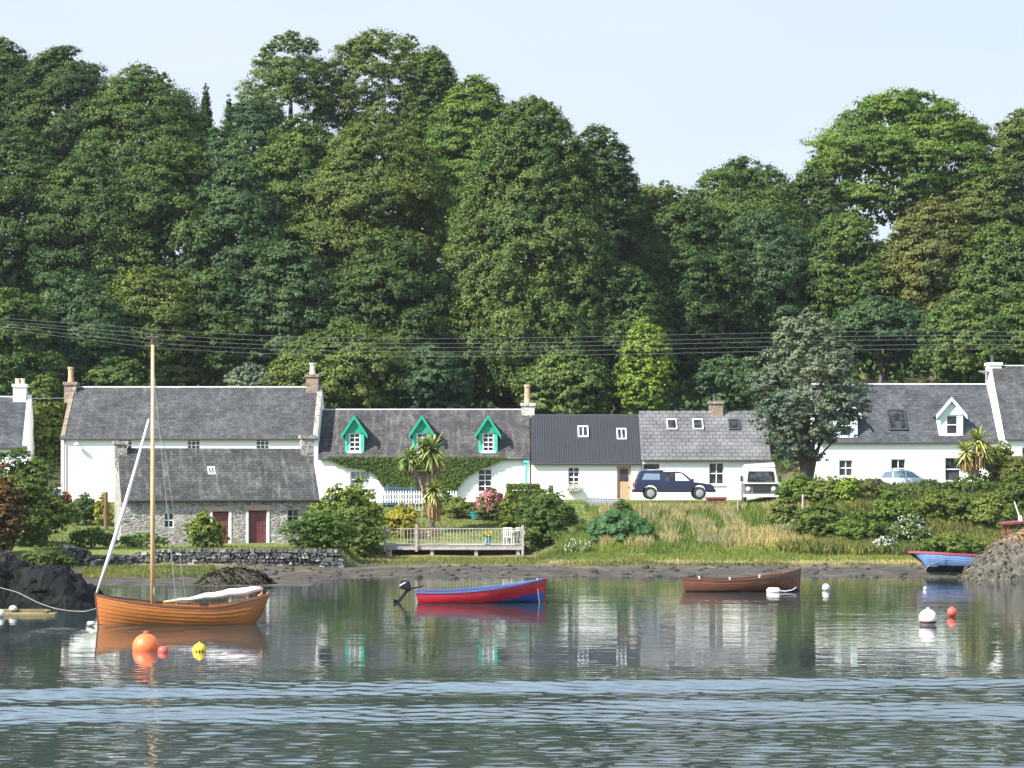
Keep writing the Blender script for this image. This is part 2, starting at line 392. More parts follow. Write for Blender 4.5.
xs = np.concatenate([np.linspace(-1400,-80,14), np.arange(-70,-32,1.5), np.arange(-32,36,.33), np.arange(37,75,1.5), np.linspace(80,1400,14)])
ys = np.concatenate([np.linspace(-300,40,8), np.arange(50,86,3), np.arange(87,136,.3), np.arange(137,215,1.5), np.linspace(220,2500,24)])
GX, GY = np.meshgrid(xs, ys); GZ = H(GX, GY)
V = np.stack([GX.ravel(), GY.ravel(), GZ.ravel()], 1); nx = len(xs)
i, j = np.meshgrid(np.arange(len(xs)-1), np.arange(len(ys)-1)); a = (j*nx+i).ravel()
ground = np_mesh('ground', V, np.stack([a, a+1, a+nx+1, a+nx], 1), M['ground'], smooth=True)
tag(ground, 'muddy shore, garden lawn and wooded hillside', kind='structure')
# water: one sheet, real ripples where they are large enough to see, with wind-ruffled bands
wx_ = np.concatenate([[-1400,-300,-60,-30], np.arange(-18, 18.01, .11), [30,60,300,1400]])
wy_ = np.concatenate([[-300,-60,0,20,28], np.arange(31, 52, .045), np.arange(52, 76, .14), np.arange(77, 141, 4)])
WX, WY = np.meshgrid(wx_, wy_); r_ = np.random.default_rng(12); Z_ = np.zeros_like(WX)
for i_ in range(64):
    lam = .15*(3.9**r_.random()); th_ = r_.normal(0, .42); kx, ky = 2*math.pi/lam*math.sin(th_), 2*math.pi/lam*math.cos(th_); ph = r_.random()*6.28
    Z_ += lam/(2*math.pi)*np.sin(kx*WX+ky*WY+ph+ (fbm(WX*.12+i_, WY*.12)*5))*(1 if lam > .5 else .7)
Z_ /= math.sqrt(32.0)                                   # slope rms about 1
yy_ = WY - WX*.06 + (fbm(WX*.07, WY*.2, 3))*3.6
A_ = .011+.004*sst(60,50,yy_)*0
A_ = A_ + .075*(1-sst(38.6, 41.6, yy_)) + .068*sst(40.2, 41.4, yy_)*(1-sst(47.4, 48.4, yy_)) + .03*sst(46.5,48.4,yy_)*(1-sst(48.5, 57, yy_))
A_ = A_*(.7+.9*np.clip(fbm(WX*.16+5, WY*.75, 3)+.5, 0, 1))*(1-sst(66, 74, WY))*sst(29, 31.2, WY)*(1-sst(17, 18, np.abs(WX)))
swell = .095*np.sin(2*math.pi*(yy_-46.4)/4.35)*sst(38.6, 40.8, yy_)*(1-sst(46.6, 49.2, yy_))*sst(29, 31.2, WY)*(1-sst(17, 18, np.abs(WX)))
WZ = Z_*A_ + swell; nx2 = len(wx_); i_, j_ = np.meshgrid(np.arange(nx2-1), np.arange(len(wy_)-1)); a_ = (j_*nx2+i_).ravel()
tag(np_mesh('water', np.stack([WX.ravel(), WY.ravel(), WZ.ravel()], 1), np.stack([a_, a_+1, a_+nx2+1, a_+nx2], 1), M['water'], smooth=True), kind='structure')

# ------------------------------------------------------------------ foliage builders
def leaf_quads(C, N, size, jitter=.8, asp=.6):
    n = len(C); N = N + rng.normal(0, jitter, (n, 3)); N /= np.linalg.norm(N, axis=1)[:, None] + 1e-9
    T = np.cross(N, rng.normal(0, 1, (n, 3))); T /= np.linalg.norm(T, axis=1)[:, None] + 1e-9
    B = np.cross(N, T); s = (size*rng.uniform(.6, 1.35, n))[:, None]
    V = np.stack([C - T*s*.5, C - B*s*.5*asp + N*s*.08, C + T*s*.5, C + B*s*.5*asp + N*s*.08], 1).reshape(-1, 3)
    return V, np.arange(4*n).reshape(n, 4)
def ell_leaves(c, r, n, size, up=.35):
    m_ = max(12, int(n/40)); k = rng.normal(0, 1, (m_, 3)); k /= np.linalg.norm(k, axis=1)[:, None]
    k[:, 2] = np.where(k[:, 2] < -.4, -k[:, 2], k[:, 2])
    kr = rng.uniform(.72, 1.08, m_); i = rng.integers(0, m_, n); sp_ = rng.normal(0, .13, (n, 3))*np.array([1.2, 1.2, .75])
    u = k[i]*kr[i][:, None] + sp_
    return c + u*np.asarray(r), k[i]*.8 + sp_*3.0 + np.array([0, 0, up])
SHAPES = {
 'dome':   lambda t: np.sqrt(np.clip(1-(np.clip(t-.3,0,1)/.7)**2, 0, 1))*np.clip(.72+t, 0, 1),
 'round':  lambda t: np.sqrt(np.clip(1-(2*t-1)**2, .0, 1)),
 'column': lambda t: np.clip(np.sqrt(np.clip(1-((t-.4)/.6)**2, 0, 1)), .0, 1)*.98,
 'cone':   lambda t: np.clip((1-t)**.8*1.0, .03, 1),
 'steep':  lambda t: np.clip((1-t)**.42, .05, 1)*np.clip(.8+t, 0, 1),
}
def crown_mesh(name, mat, parent, base, H_, Rx, shape='dome', leaf=.3, dens=1.0, lobe=.3, seed=1, ragged=0.0, gaps=0.0, flat=.75, lean=0, Ry=None, core=True):
    """crown local to parent: starts at height base, H_ tall, radius Rx"""
    global rng
    keep = rng; rng = np.random.default_rng(seed); Ry = Ry or Rx*.85
    sf = SHAPES[shape]; area = 2*math.pi*Rx*H_*.8; lr = lobe*min(Rx, H_*.6)
    nl = int(max(9, 2.3*area/(math.pi*lr*lr)*(1-gaps)))
    Cs, Ns = [], []; got = []
    for k_ in range(nl*4):
        if len(got) >= nl: break
        t = rng.random()**.8; a_ = rng.random()*2*math.pi
        if math.sin(a_) > .3 and rng.random() < .6: continue
        l = lr*rng.uniform(.55, 1.3)*(.5+.5*sf(t)); rr = max(sf(t)*rng.uniform(.8-ragged*.6, 1.05+ragged*.5) - .5*l/Rx, 0)
        c = np.array([math.cos(a_)*rr*Rx + lean*t, math.sin(a_)*rr*Ry, base + (.03+.95*t)*H_*(1+ragged*rng.uniform(-.5,.35)) - l*.5*(t > .6)])
        if any(np.sum((c-g)**2) < (.4*lr)**2 for g in got): continue
        got.append(c)
        n = int(2.9*dens*l*l*4/(leaf*leaf*.6))
        p, q = ell_leaves(c, (l, l, l*flat), n, leaf)
        out = np.array([math.cos(a_)*rr, math.sin(a_)*rr, (t-.35)*.9])
        Cs.append(p); Ns.append(q + out*.7)
        k = n//14; d = rng.normal(0, 1, (k, 3)); d /= np.linalg.norm(d, axis=1)[:, None]; d[:, 2] = np.abs(d[:, 2])*.8
        Cs.append(c + d*l*rng.uniform(.95, 1.25, (k, 1))); Ns.append(d)
    C = np.concatenate(Cs); N = np.concatenate(Ns); V, Fq = leaf_quads(C, N, leaf, .42)
    if core:
        k = int(1.5*area/(leaf*leaf*4)); t = rng.random(k); a_ = rng.random(k)*2*math.pi
        rr = np.array([sf(q) for q in t])*rng.uniform(.3, .78, k)
        C2 = np.stack([np.cos(a_)*rr*Rx+lean*t, np.sin(a_)*rr*Ry, base+(.02+.88*t)*H_], 1)
        V2, F2 = leaf_quads(C2, np.stack([np.cos(a_), np.sin(a_), 0*a_], 1), leaf*2.1, .8, .8); Fq = np.concatenate([Fq, F2+len(V)]); V = np.concatenate([V, V2])
    o = np_mesh(name, V, Fq, mat, parent); rng = keep
    return o
def trunk_mesh(parent, h, r, mat, limbs=5, spread=2.5, seed=1, top=None, lean=0):
    rd = random.Random(seed); b = MB(); top = top or h
    pts = [(0,0,-.5)]+[(lean*k/5+rd.uniform(-.12,.12)*(k>0), rd.uniform(-.12,.12)*(k>0), top*k/5) for k in range(6)]
    b.tube(pts, [r*1.25]+[r*(1.1-.17*k) for k in range(6)], 8)
    for i in range(limbs):
        k = rd.uniform(.35, .9); a_ = rd.uniform(0, 6.28); z0 = h*k*.8; q = spread*rd.uniform(.6, 1)
        p0 = Vector((lean*k*.8, 0, z0)); p2 = p0 + Vector((math.cos(a_)*q, math.sin(a_)*q, q*rd.uniform(.6, 1.3)))
        p1 = (p0+p2)/2 + Vector((0, 0, -.15*q))
        b.tube([p0, p1, p2], [r*.5, r*.34, r*.1], 6)
    return b.build('trunk', mat, parent, smooth=True)
def tree(name, label, px, top, bot, hw, D, shape, mat, seed, leaf=.3, group=None, dens=1.0, cat='tree', bark='bark', z=None, **kw):
    x = PX(px, D); z0 = h1(x, D) if z is None else z
    zt = PZ(top, D); zb = max(PZ(bot, D), z0+.3); rad = hw/F*D*1.16
    t = thing(name, label, cat, (x, D, z0), 0, group)
    crown_mesh('crown', M[mat], t, zb-z0, zt-zb, rad, shape, leaf, dens, seed=seed, **kw)
    trunk_mesh(t, (zt-z0)*.74, .10+.022*(zt-z0), M[bark], 0 if shape in ('steep','cone') else 5, rad*.55, seed)
    return t
def shrub(name, label, px, base_py, w, h, D, mat, seed, leaf=.13, shape='dome', cat='shrub', group=None, extra=None, dens=1.0, lift=0, **kw):
    """w, h in pixels; sits on the terrain"""
    x = PX(px, D); z0 = h1(x, D); s = F/D
    if base_py: z0 = min(max(PZ(base_py, D), z0-.25), z0+.5)
    t = thing(name, label, cat, (x, D, z0), 0, group)
    hh = h/s; rad = w/s/2
    crown_mesh('foliage', M[mat], t, .02+lift, hh-lift, rad, shape, leaf*.85, dens*1.1, lobe=kw.pop('lobe', .3), seed=seed, ragged=kw.pop('ragged', .45), Ry=kw.pop('Ry', rad*.8), core=min(w, h) > 30, **kw)
    b = MB(); rd = random.Random(seed)
    for i in range(6):
        a_ = rd.uniform(0, 6.28); q = rad*.5
        b.tube([(0,0,-.2),(math.cos(a_)*q*.5, math.sin(a_)*q*.5, hh*.3),(math.cos(a_)*q, math.sin(a_)*q, hh*.65)], [.04,.03,.012], 5)
    b.build('stem', M['bark'], t)
    if extra:
        mt, num, sz, nm_ = extra
        u = rng.normal(0, 1, (num, 3)); u /= np.linalg.norm(u, axis=1)[:, None]; u[:, 2] = np.abs(u[:, 2]); u[:, 1] = -np.abs(u[:, 1])
        tt_ = .02 + .98*u[:, 2]
        C = np.stack([u[:, 0]*rad*1.0, u[:, 1]*rad*.85, hh*.35+u[:, 2]*hh*.68], 1) + rng.normal(0, .05, (num, 3))
        V, Fq = leaf_quads(C, u, sz, .5, 1.0); np_mesh(nm_, V, Fq, M[mt], t)['kind'] = 'stuff'
    return t

# ------------------------------------------------------------------ wood on the hill
TREES = [
 # name, label, px, top, bot, halfwidth, D, shape, material, seed, kwargs
 ('sycamore_tree','dark tree cut by the left edge of the sky, highest crown there',0,36,150,42,188,'dome','leaf_deep',1,{}),
 ('sycamore_tree','dark green domed tree second from left on the skyline',64,44,190,50,186,'dome','leaf_deep',2,{}),
 ('sycamore_tree','wide dome sloping down to the right towards the tiny spruce tips',142,62,210,56,184,'dome','leaf_mid',3,{}),
 ('spruce_tree','thin pointed spruce tip, the taller of two on the skyline',206,80,200,13,194,'cone','leaf_spruce',4,{}),
 ('spruce_tree','small spruce tip just right of the taller one',229,92,200,10,194,'cone','leaf_spruce',5,{}),
 ('beech_tree','rounded green crown in the skyline dip right of the spruce tips',252,96,230,44,182,'dome','leaf_mid',6,{}),
 ('ash_tree','airy pale crown rising left of the tallest open tree',292,30,150,42,190,'dome','leaf_mid',7,dict(gaps=.1,dens=.8,core=False)),
 ('ash_tree','tallest airy crown with sky showing through its branches',384,24,150,54,192,'dome','leaf_mid',8,dict(gaps=.08,dens=.7,core=False,lobe=.26)),
 ('ash_tree','small open crown at the right end of the tallest trees',432,44,210,32,190,'dome','leaf_mid',9,dict(gaps=.0,dens=.75)),
 ('beech_tree','bright green pointed crown beside the big conifer top',476,72,260,44,180,'dome','leaf_bright',10,{}),
 ('oak_tree','dark crown behind the right shoulder of the big conifer',598,120,330,38,176,'column','leaf_deep',11,{}),
 ('oak_tree','low green crown in the skyline dip right of the conifer',662,178,330,44,182,'dome','leaf_mid',12,{}),
 ('oak_tree','broad green crown on the skyline between conifer and big sycamore',742,154,330,62,180,'dome','leaf_mid',13,{}),
 ('oak_tree','dark shoulder of foliage at the left foot of the big sycamore',812,166,320,36,184,'dome','leaf_deep',14,{}),
 ('sycamore_tree','great layered sycamore with open crown, tallest on the right skyline',902,87,225,84,188,'dome','leaf_bright',15,dict(gaps=.0,dens=1.0,lobe=.2,flat=.5)),
 ('oak_tree','green crown between the great sycamore and the right edge',985,150,300,44,184,'dome','leaf_mid',16,{}),
 ('ash_tree','yellowish feathery crown at the top right corner of the wood',1022,106,240,34,186,'dome','leaf_olive',17,dict(dens=.8)),
 ('conifer_tree','huge drooping olive conifer filling the middle of the wood',532,96,412,94,160,'steep','leaf_conifer',18,dict(flat=1.3,lobe=.14,leaf=.18)),
 ('beech_tree','tall dark tree against the left edge above the brown bank',18,125,300,52,170,'dome','leaf_deep',19,{}),
 ('beech_tree','dark rounded tree below the second skyline dome',92,150,300,58,168,'dome','leaf_deep',20,{}),
 ('beech_tree','mid green tree below the wide sloping dome',172,135,330,60,168,'dome','leaf_mid',21,{}),
 ('beech_tree','tree halfway up the slope above the right half of the long slate roof',238,160,340,46,166,'dome','leaf_mid',22,{}),
 ('maple_tree','full green crown under the airy left skyline tree',300,112,330,56,170,'dome','leaf_mid',23,{}),
 ('maple_tree','full green crown under the tallest airy tree, left of the conifer',378,108,330,66,168,'dome','leaf_mid',24,{}),
 ('oak_tree','tall green tree close right of the big conifer, halfway up',690,196,400,54,166,'dome','leaf_deep',25,{}),
 ('oak_tree','dark green tree directly above the tiled roof with three roof lights',762,206,400,54,168,'dome','leaf_mid',26,{}),
 ('oak_tree','rounded tree under the left half of the great sycamore',846,210,380,50,168,'dome','leaf_mid',27,{}),
 ('birch_tree','brownish feathery tree under the trunk of the great sycamore',934,192,350,48,166,'dome','leaf_brown',28,dict(dens=.85)),
 ('oak_tree','green tree at the right edge above the end cottage',1002,218,370,48,164,'dome','leaf_mid',29,{}),
 ('hazel_tree','bright green rounded tree above the white chimney at far left',68,268,400,58,155,'dome','leaf_mid',30,{}),
 ('hazel_tree','tree cut by the left edge just above the far left roof',8,285,420,46,150,'dome','leaf_mid',31,{}),
 ('hazel_tree','green tree directly behind the top of the boat mast',152,262,390,50,157,'dome','leaf_mid',32,{}),
 ('hazel_tree','dark tree low down, directly above the right half of the long slate roof',222,262,390,42,158,'dome','leaf_deep',33,{}),
 ('hazel_tree','green tree just left above the right stone chimney of the long house',288,238,385,46,158,'dome','leaf_mid',34,{}),
 ('hazel_tree','dark green tree left of the conifer foot, halfway up',392,225,380,54,158,'dome','leaf_deep',35,{}),
 ('hazel_tree','dark tree right of the conifer foot behind the narrow lime tree',626,262,405,40,158,'dome','leaf_deep',36,{}),
 ('willow_tree','soft olive willow behind the green dormer cottage',342,322,420,62,147,'dome','leaf_olive',37,{}),
 ('holly_tree','dark upright tree between the olive willow and the conifer',432,344,420,34,146,'column','leaf_mid',38,{}),
 ('holly_tree','low green tree behind the left part of the dark metal roof',566,350,425,46,147,'dome','leaf_conifer',39,{}),
 ('lime_tree','narrow yellow-green upright tree behind the two cottage roofs',645,316,418,22,146,'column','leaf_lime',40,dict(lobe=.42)),
 ('rowan_tree','rounded soft green tree behind the tiled roof chimney',728,354,418,30,147,'round','leaf_cool',41,{}),
 ('hazel_tree','dark tree behind the left end of the right white house',880,296,352,44,157,'dome','leaf_mid',42,{}),
 ('hazel_tree','green tree above the right white house chimney',968,292,390,44,150,'dome','leaf_mid',43,{}),
 ('hazel_tree','tree at the right edge above the end cottage roof',1018,300,380,34,150,'dome','leaf_olive',44,{}),
 ('hazel_tree','small bush-like tree behind the ridge left of the mast',120,356,405,30,146,'dome','leaf_mid',45,{}),
 ('hazel_tree','small grey-green tree behind the ridge right of the mast',252,362,400,24,146,'dome','leaf_greygreen',46,{}),
 ('alder_tree','tree with autumn tint in the gap between the two left houses',44,372,470,22,139,'column','leaf_olive',47,{}),
]
for T in TREES:
    if T[8] == 'leaf_mid': T = T[:8]+(('leaf_warm','leaf_mid','leaf_cool','leaf_mid')[T[9] % 4],)+T[9:]
    kw = dict(T[10]); leaf = kw.pop('leaf', .21)
    tree(T[0], T[1], T[2], T[3], T[4], T[5], T[6], T[7], T[8], T[9], leaf=leaf, group='trees of the wood behind the cottages', **kw)
# undergrowth on the hillside
n = 60000; ux = rng.uniform(-52, 52, n); uy = rng.uniform(143, 200, n); uz = H(ux, uy)
cl = vnoise(ux*.5+9, uy*.5); keep_ = rng.random(n) < cl*1.2
ux, uy, uz, cl = ux[keep_], uy[keep_], uz[keep_], cl[keep_]
C = np.stack([ux, uy, uz + rng.random(len(ux))*(.4+2.4*cl)], 1)
V, Fq = leaf_quads(C, np.tile([0, -.5, .8], (len(C), 1)), .5, .8)
tag(np_mesh('undergrowth', V, Fq, M['leaf_deep']), 'dark bracken and brambles covering the wooded hillside', kind='stuff')
# ------------------------------------------------------------------ houses
class House:
    def __init__(s, name, label, px0, px1, D, base_py, eave_py, ridge_py, depth, rz=0.0, cat='house', wall='white_wall', roof='slate', z=None):
        s.D = D; s.rz = R(rz); x0 = PX(px0, D)
        z0 = PZ(base_py, D)
        s.root = thing(name, label, cat, (x0, D, z0), s.rz)
        s.o = np.array([x0, D, z0]); s.ax = np.array([math.cos(s.rz), math.sin(s.rz), 0]); s.ay = np.array([-math.sin(s.rz), math.cos(s.rz), 0])
        s.W = s.hit(px1, eave_py)[0]; s.he = s.hit(px0, eave_py)[1]; s.dep = depth
        s.hr = PZ(ridge_py, D + depth/2) - z0; s.sl = (s.hr - s.he)/(depth/2)
        s.wallm = M[wall]; s.roofm = M[roof]; s.holes = []
    def ray(s, px, py): return np.array([(px-512)/F, 1, (HZ-py)/F])
    def hit(s, px, py, yl=0.0):
        d = s.ray(px, py); o = np.array([0, 0, CH]); t = (yl + s.ay@(s.o-o))/(s.ay@d); p = o+t*d-s.o
        return p@s.ax, p[2]
    def roofhit(s, px, py):
        d = s.ray(px, py); o = np.array([0, 0, CH]); n = -s.sl*s.ay + np.array([0, 0, 1])
        t = (s.he - n@(o-s.o))/(n@d); p = o+t*d-s.o
        return p@s.ax, p@s.ay, p[2]
    def win(s, x0, x1, y0, y1, cols=2, rows=2, frame='white_paint', glass='glass', kind='window', sill=True, label=None):
        a, zt = s.hit(x0, y0); b, zb = s.hit(x1, y1); s.holes.append((a, b, zb, zt, cols, rows, frame, glass, kind, sill, label))
    def door(s, x0, x1, y0, mat='brown_door', panes=0, lintel=None, label=None):
        a, zt = s.hit(x0, y0); b, _ = s.hit(x1, y0); s.holes.append((a, b, 0.0, zt, panes, 0, mat, None, 'door', lintel, label))
    def walls(s, th=.28):
        b = MB(); X = sorted({0, s.W} | {h[0] for h in s.holes} | {h[1] for h in s.holes}); Z = sorted({0, s.he} | {h[2] for h in s.holes} | {h[3] for h in s.holes})
        for i in range(len(X)-1):
            for j in range(len(Z)-1):
                cx, cz = (X[i]+X[i+1])/2, (Z[j]+Z[j+1])/2
                if any(h[0] < cx < h[1] and h[2] < cz < h[3] for h in s.holes): continue
                b.face([(X[i],0,Z[j]),(X[i+1],0,Z[j]),(X[i+1],0,Z[j+1]),(X[i],0,Z[j+1])])
        for h in s.holes:
            x0, x1, z0, z1 = h[:4]; y = th
            b.face([(x0,0,z0),(x0,y,z0),(x0,y,z1),(x0,0,z1)]); b.face([(x1,0,z0),(x1,y,z0),(x1,y,z1),(x1,0,z1)])
            b.face([(x0,0,z0),(x1,0,z0),(x1,y,z0),(x0,y,z0)]); b.face([(x0,0,z1),(x1,0,z1),(x1,y,z1),(x0,y,z1)])
        d = s.dep; hr = s.hr - .06
        for x in (0, s.W): b.face([(x,0,-.8),(x,d,-.8),(x,d,s.he),(x,d/2,hr),(x,0,s.he)])
        b.face([(0,d,-.8),(s.W,d,-.8),(s.W,d,s.he),(0,d,s.he)])
        b.face([(0,0,-.8),(s.W,0,-.8),(s.W,0,0),(0,0,0)])
        w = b.build('wall', s.wallm, s.root)
        for h in s.holes:
            x0, x1, z0, z1, cols, rows, fm, gm, kind, sill, lab = h
            if kind == 'window':
                f = MB(); e = .055
                f.box(x0, x0+e, .10, .17, z0, z1); f.box(x1-e, x1, .10, .17, z0, z1)
                f.box(x0+e, x1-e, .10, .17, z0, z0+e); f.box(x0+e, x1-e, .10, .17, z1-e, z1)
                bt = .05
                for k in range(1, rows):
                    zz = z0+(z1-z0)*k/rows; bb = .06 if (rows % 2 == 0 and k == rows//2) else bt
                    f.box(x0+e, x1-e, .095, .165, zz-bb/2, zz+bb/2)
                for k in range(1, cols):
                    xx = x0+(x1-x0)*k/cols; f.box(xx-bt/2, xx+bt/2, .105, .16, z0+e, z1-e)
                fo = f.build('window', M[fm], s.root)
                if lab: fo['label'] = lab
                MB().box(x0, x1, .175, .2, z0, z1).build('pane', M[gm], fo)
                if sill: MB().box(x0-.08, x1+.08, -.07, .09, z0-.09, z0-.004).build('sill', M['white_paint'], fo)
            else:
                dd = MB().box(x0, x1, .15, .2, z0, z1)
                for k in range(5): dd.box(x0+(x1-x0)*k/5+.01, x0+(x1-x0)*(k+1)/5-.01, .13, .16, z0+.05, z1-.04)
                do = dd.build('door', M[fm], s.root)
                if lab: do['label'] = lab
                MB().ball(((x0+(x1-x0)*.85), .11, z0+1.0), .04, n=8, m=6).build('handle', M['dark_metal'], do)
                if cols: MB().box(x0+(x1-x0)*.2, x1-(x1-x0)*.2, .115, .14, z0+(z1-z0)*.6, z1-.15).build('pane', M['glass'], do)
                if sill: MB().box(x0-.22, x1+.22, -.05, .12, z1+.003, z1+.26).build('lintel', M['lintel'], s.root)
                MB().box(x0-.1, x1+.1, -.35, .05, -.25, .03).build('step', M['lintel'], s.root)
        return w
    def roof(s, cap='lead', xl=0.0, xr=None, hip=None, th=.1):
        W = s.W if xr is None else xr; d = s.dep; b = MB(); ov = .16; zo = s.he - ov*s.sl
        n = math.hypot(1, s.sl); ty, tz = -s.sl/n*th, 1/n*th
        def slab(pts):
            lo = pts; hi = [(p[0], p[1]+(ty if p[1] < d/2+1e-3 and not back else -ty), p[2]+tz) for p in pts]
            b.face(lo[::-1]); b.face(hi)
            for i in range(len(pts)):
                j = (i+1) % len(pts); b.face([lo[i], lo[j], hi[j], hi[i]])
        back = False
        hx = hip or 0
        if hip: slab([(xl,-ov,zo),(W,-ov,zo),(W,d/2,s.hr),(xl+hx,d/2,s.hr),(xl,d*.2,s.he+s.sl*d*.2)])
        else: slab([(xl,-ov,zo),(W,-ov,zo),(W,d/2,s.hr),(xl,d/2,s.hr)])
        back = True
        slab([(xl,d+ov,zo),(W,d+ov,zo),(W,d/2,s.hr),(xl+hx,d/2,s.hr)])
        if hip: b.face([(xl,d*.2,s.he+s.sl*d*.2+.1),(xl+hx,d/2,s.hr+.1),(xl,d*.8,s.he+s.sl*d*.2+.1)])
        s.ro = b.build('roof', s.roofm, s.root)
        if cap:
            c = MB(); z = s.hr + tz
            c.prism([(0,0),(.0,0)], 0, 0) if False else None
            c.face([(xl+hx,d/2-.16,z-.16*s.sl+.045),(W,d/2-.16,z-.16*s.sl+.045),(W,d/2,z+.06),(xl+hx,d/2,z+.06)])
            c.face([(xl+hx,d/2+.16,z-.16*s.sl+.045),(W,d/2+.16,z-.16*s.sl+.045),(W,d/2,z+.06),(xl+hx,d/2,z+.06)])
            for x in (xl+hx, W): c.face([(x,d/2-.16,z-.16*s.sl+.045),(x,d/2,z+.06),(x,d/2+.16,z-.16*s.sl+.045)])
            c.build('ridge_cap', M[cap], s.ro)
        g = MB(); g.tube([(xl,-ov-.05,zo+.02),(W,-ov-.05,zo+.02)], .055, 8); g.build('gutter', M['dark_metal'], s.ro)
    def skew(s, x, wd=.26, mat='white_paint', h=.17):
        d = s.dep; b = MB(); z0 = s.he-.12*s.sl+.03; zr = s.hr+.03
        b.hexa([(x,-.12,z0),(x+wd,-.12,z0),(x+wd,d/2,zr),(x,d/2,zr),(x,-.12,z0+h),(x+wd,-.12,z0+h),(x+wd,d/2,zr+h),(x,d/2,zr+h)])
        b.build('skew', M[mat], s.root)
        b = MB(); b.hexa([(x,d/2,zr),(x+wd,d/2,zr),(x+wd,d+.12,z0),(x,d+.12,z0),(x,d/2,zr+h),(x+wd,d/2,zr+h),(x+wd,d+.12,z0+h),(x,d+.12,z0+h)])
        b.build('skew', M[mat], s.root)
    def chimney(s, px0, px1, py_top, mat, pots, cope=None, yc=None, dy=.75, potmat='pot_clay', poth=.6, potr=.15, low=.5):
        yc = s.dep/2 if yc is None else yc
        a = s.hit(px0, py_top, yc-dy/2)[0]; c, zt = s.hit(px1, py_top, yc-dy/2)
        b = MB(); zb = s.he + s.sl*(s.dep/2-abs(yc-s.dep/2)) - low - .4
        b.box(a, c, yc-dy/2, yc+dy/2, zb, zt-.18)
        o = b.build('chimney', M[mat], s.root)
        MB().box(a-.07, c+.07, yc-dy/2-.07, yc+dy/2+.07, zt-.18+.002, zt).build('coping', M[cope or mat], o)
        for f in pots:
            x = a+(c-a)*f
            MB().lathe((x, yc, zt), [(potr,0),(potr*.85,poth*.3),(potr*.8,poth*.85),(potr*1.05,poth*.88),(potr*1.0,poth),(potr*.6,poth+.001)], 12).build('chimney_pot', M[potmat], o, smooth=False)
    def skylight(s, x0, x1, y0, y1, frame='white_paint', cols=1, raised=.1):
        a, ya, za = s.roofhit(x0, y1); c, yb, zb = s.roofhit(x1, y0)
        n = math.hypot(1, s.sl); nv = np.array([0, -s.sl/n, 1/n])
        def P(x, y, h): q = np.array([x, y, s.he+s.sl*y]) + nv*(h+.1); return tuple(q)
        b = MB(); e = .07; raised_ = raised
        def bar(xa, xb, y_a, y_b, h0, h1_): b.hexa([P(xa,y_a,h0),P(xb,y_a,h0),P(xb,y_b,h0),P(xa,y_b,h0),P(xa,y_a,h1_),P(xb,y_a,h1_),P(xb,y_b,h1_),P(xa,y_b,h1_)])
        bar(a, a+e, ya, yb, -.05, raised_); bar(c-e, c, ya, yb, -.05, raised_)
        bar(a+e, c-e, ya, ya+e, -.05, raised_); bar(a+e, c-e, yb-e, yb, -.05, raised_)
        for k in range(1, cols):
            xx = a+(c-a)*k/cols; bar(xx-.03, xx+.03, ya+e, yb-e, 0, raised_-.01)
        o = b.build('skylight', M[frame], s.root)
        b2 = MB(); b2.hexa([P(a+e,ya+e,-.04),P(c-e,ya+e,-.04),P(c-e,yb-e,-.04),P(a+e,yb-e,-.04),P(a+e,ya+e,raised_-.05),P(c-e,ya+e,raised_-.05),P(c-e,yb-e,raised_-.05),P(a+e,yb-e,raised_-.05)])
        b2.build('pane', M['glass'], o)
    def dormer(s, pl, pr, p_apex, p_eave, p_bot, mat, wx0, wx1, wy0, wy1, roofm=None, trim=None, ov=.22, rows=4, cols=2):
        a, yf, zf = s.roofhit(pl, p_bot); c = s.roofhit(pr, p_bot)[0]
        ze = s.hit(pl, p_eave, yf)[1]; za = s.hit((pl+pr)/2, p_apex, yf)[1]; xc = (a+c)/2
        wx0 = s.hit(wx0, wy0, yf)[0]; wx1, wz1 = s.hit(wx1, wy0, yf); wz0 = s.hit(pl, wy1, yf)[1]
        yr = lambda z: (z-s.he)/s.sl + .15
        b = MB()
        X = [a, wx0, wx1, c]; Z = [zf-.1, wz0, wz1, ze]
        for i in range(3):
            for j in range(3):
                if i == 1 and j == 1: continue
                b.face([(X[i],yf,Z[j]),(X[i+1],yf,Z[j]),(X[i+1],yf,Z[j+1]),(X[i],yf,Z[j+1])])
        b.face([(a,yf,ze),(c,yf,ze),(xc,yf,za)])
        for x in (a, c): b.face([(x,yf,zf-.1),(x,yr(ze),ze),(x,yf,ze)])
        for x in (wx0, wx1): b.face([(x,yf,wz0),(x,yf+.12,wz0),(x,yf+.12,wz1),(x,yf,wz1)])
        b.face([(wx0,yf,wz0),(wx1,yf,wz0),(wx1,yf+.12,wz0),(wx0,yf+.12,wz0)])
        o = b.build('dormer', M[mat], s.root)
        rb = MB(); sl = (za-ze)/(xc-a); t = .09; fr = yf-ov; so = .2
        for sgn, xe in ((-1, a-so), (1, c+so)):
            zl = ze - so*sl
            p = [(xe,fr,zl),(xc,fr,za),(xc,yr(za),za),(xe,yr(za),zl)]
            rb.hexa([p[0],p[1],p[2],p[3]]+[(q[0],q[1],q[2]+t) for q in p])
        rb.build('dormer_roof', roofm or s.roofm, o)
        pm = MB(); pm.prism([(a-.02,ze-.10),(c+.02,ze-.10),(c+.02,ze),(xc,za),(a-.02,ze)], yf-.04, yf-.004); pm.build('pediment', M[trim or mat] if trim == 'green_paint' else M[mat], o)
        tb = MB()
        for xe in (a-so-.02, c+so+.02):
            zl = ze-so*sl; q = fr-.03
            tb.hexa([(xe,q,zl-.16),(xc,q,za-.13),(xc,q+.028,za-.13),(xe,q+.028,zl-.16),(xe,q,zl+.1),(xc,q,za+.13),(xc,q+.028,za+.13),(xe,q+.028,zl+.1)])
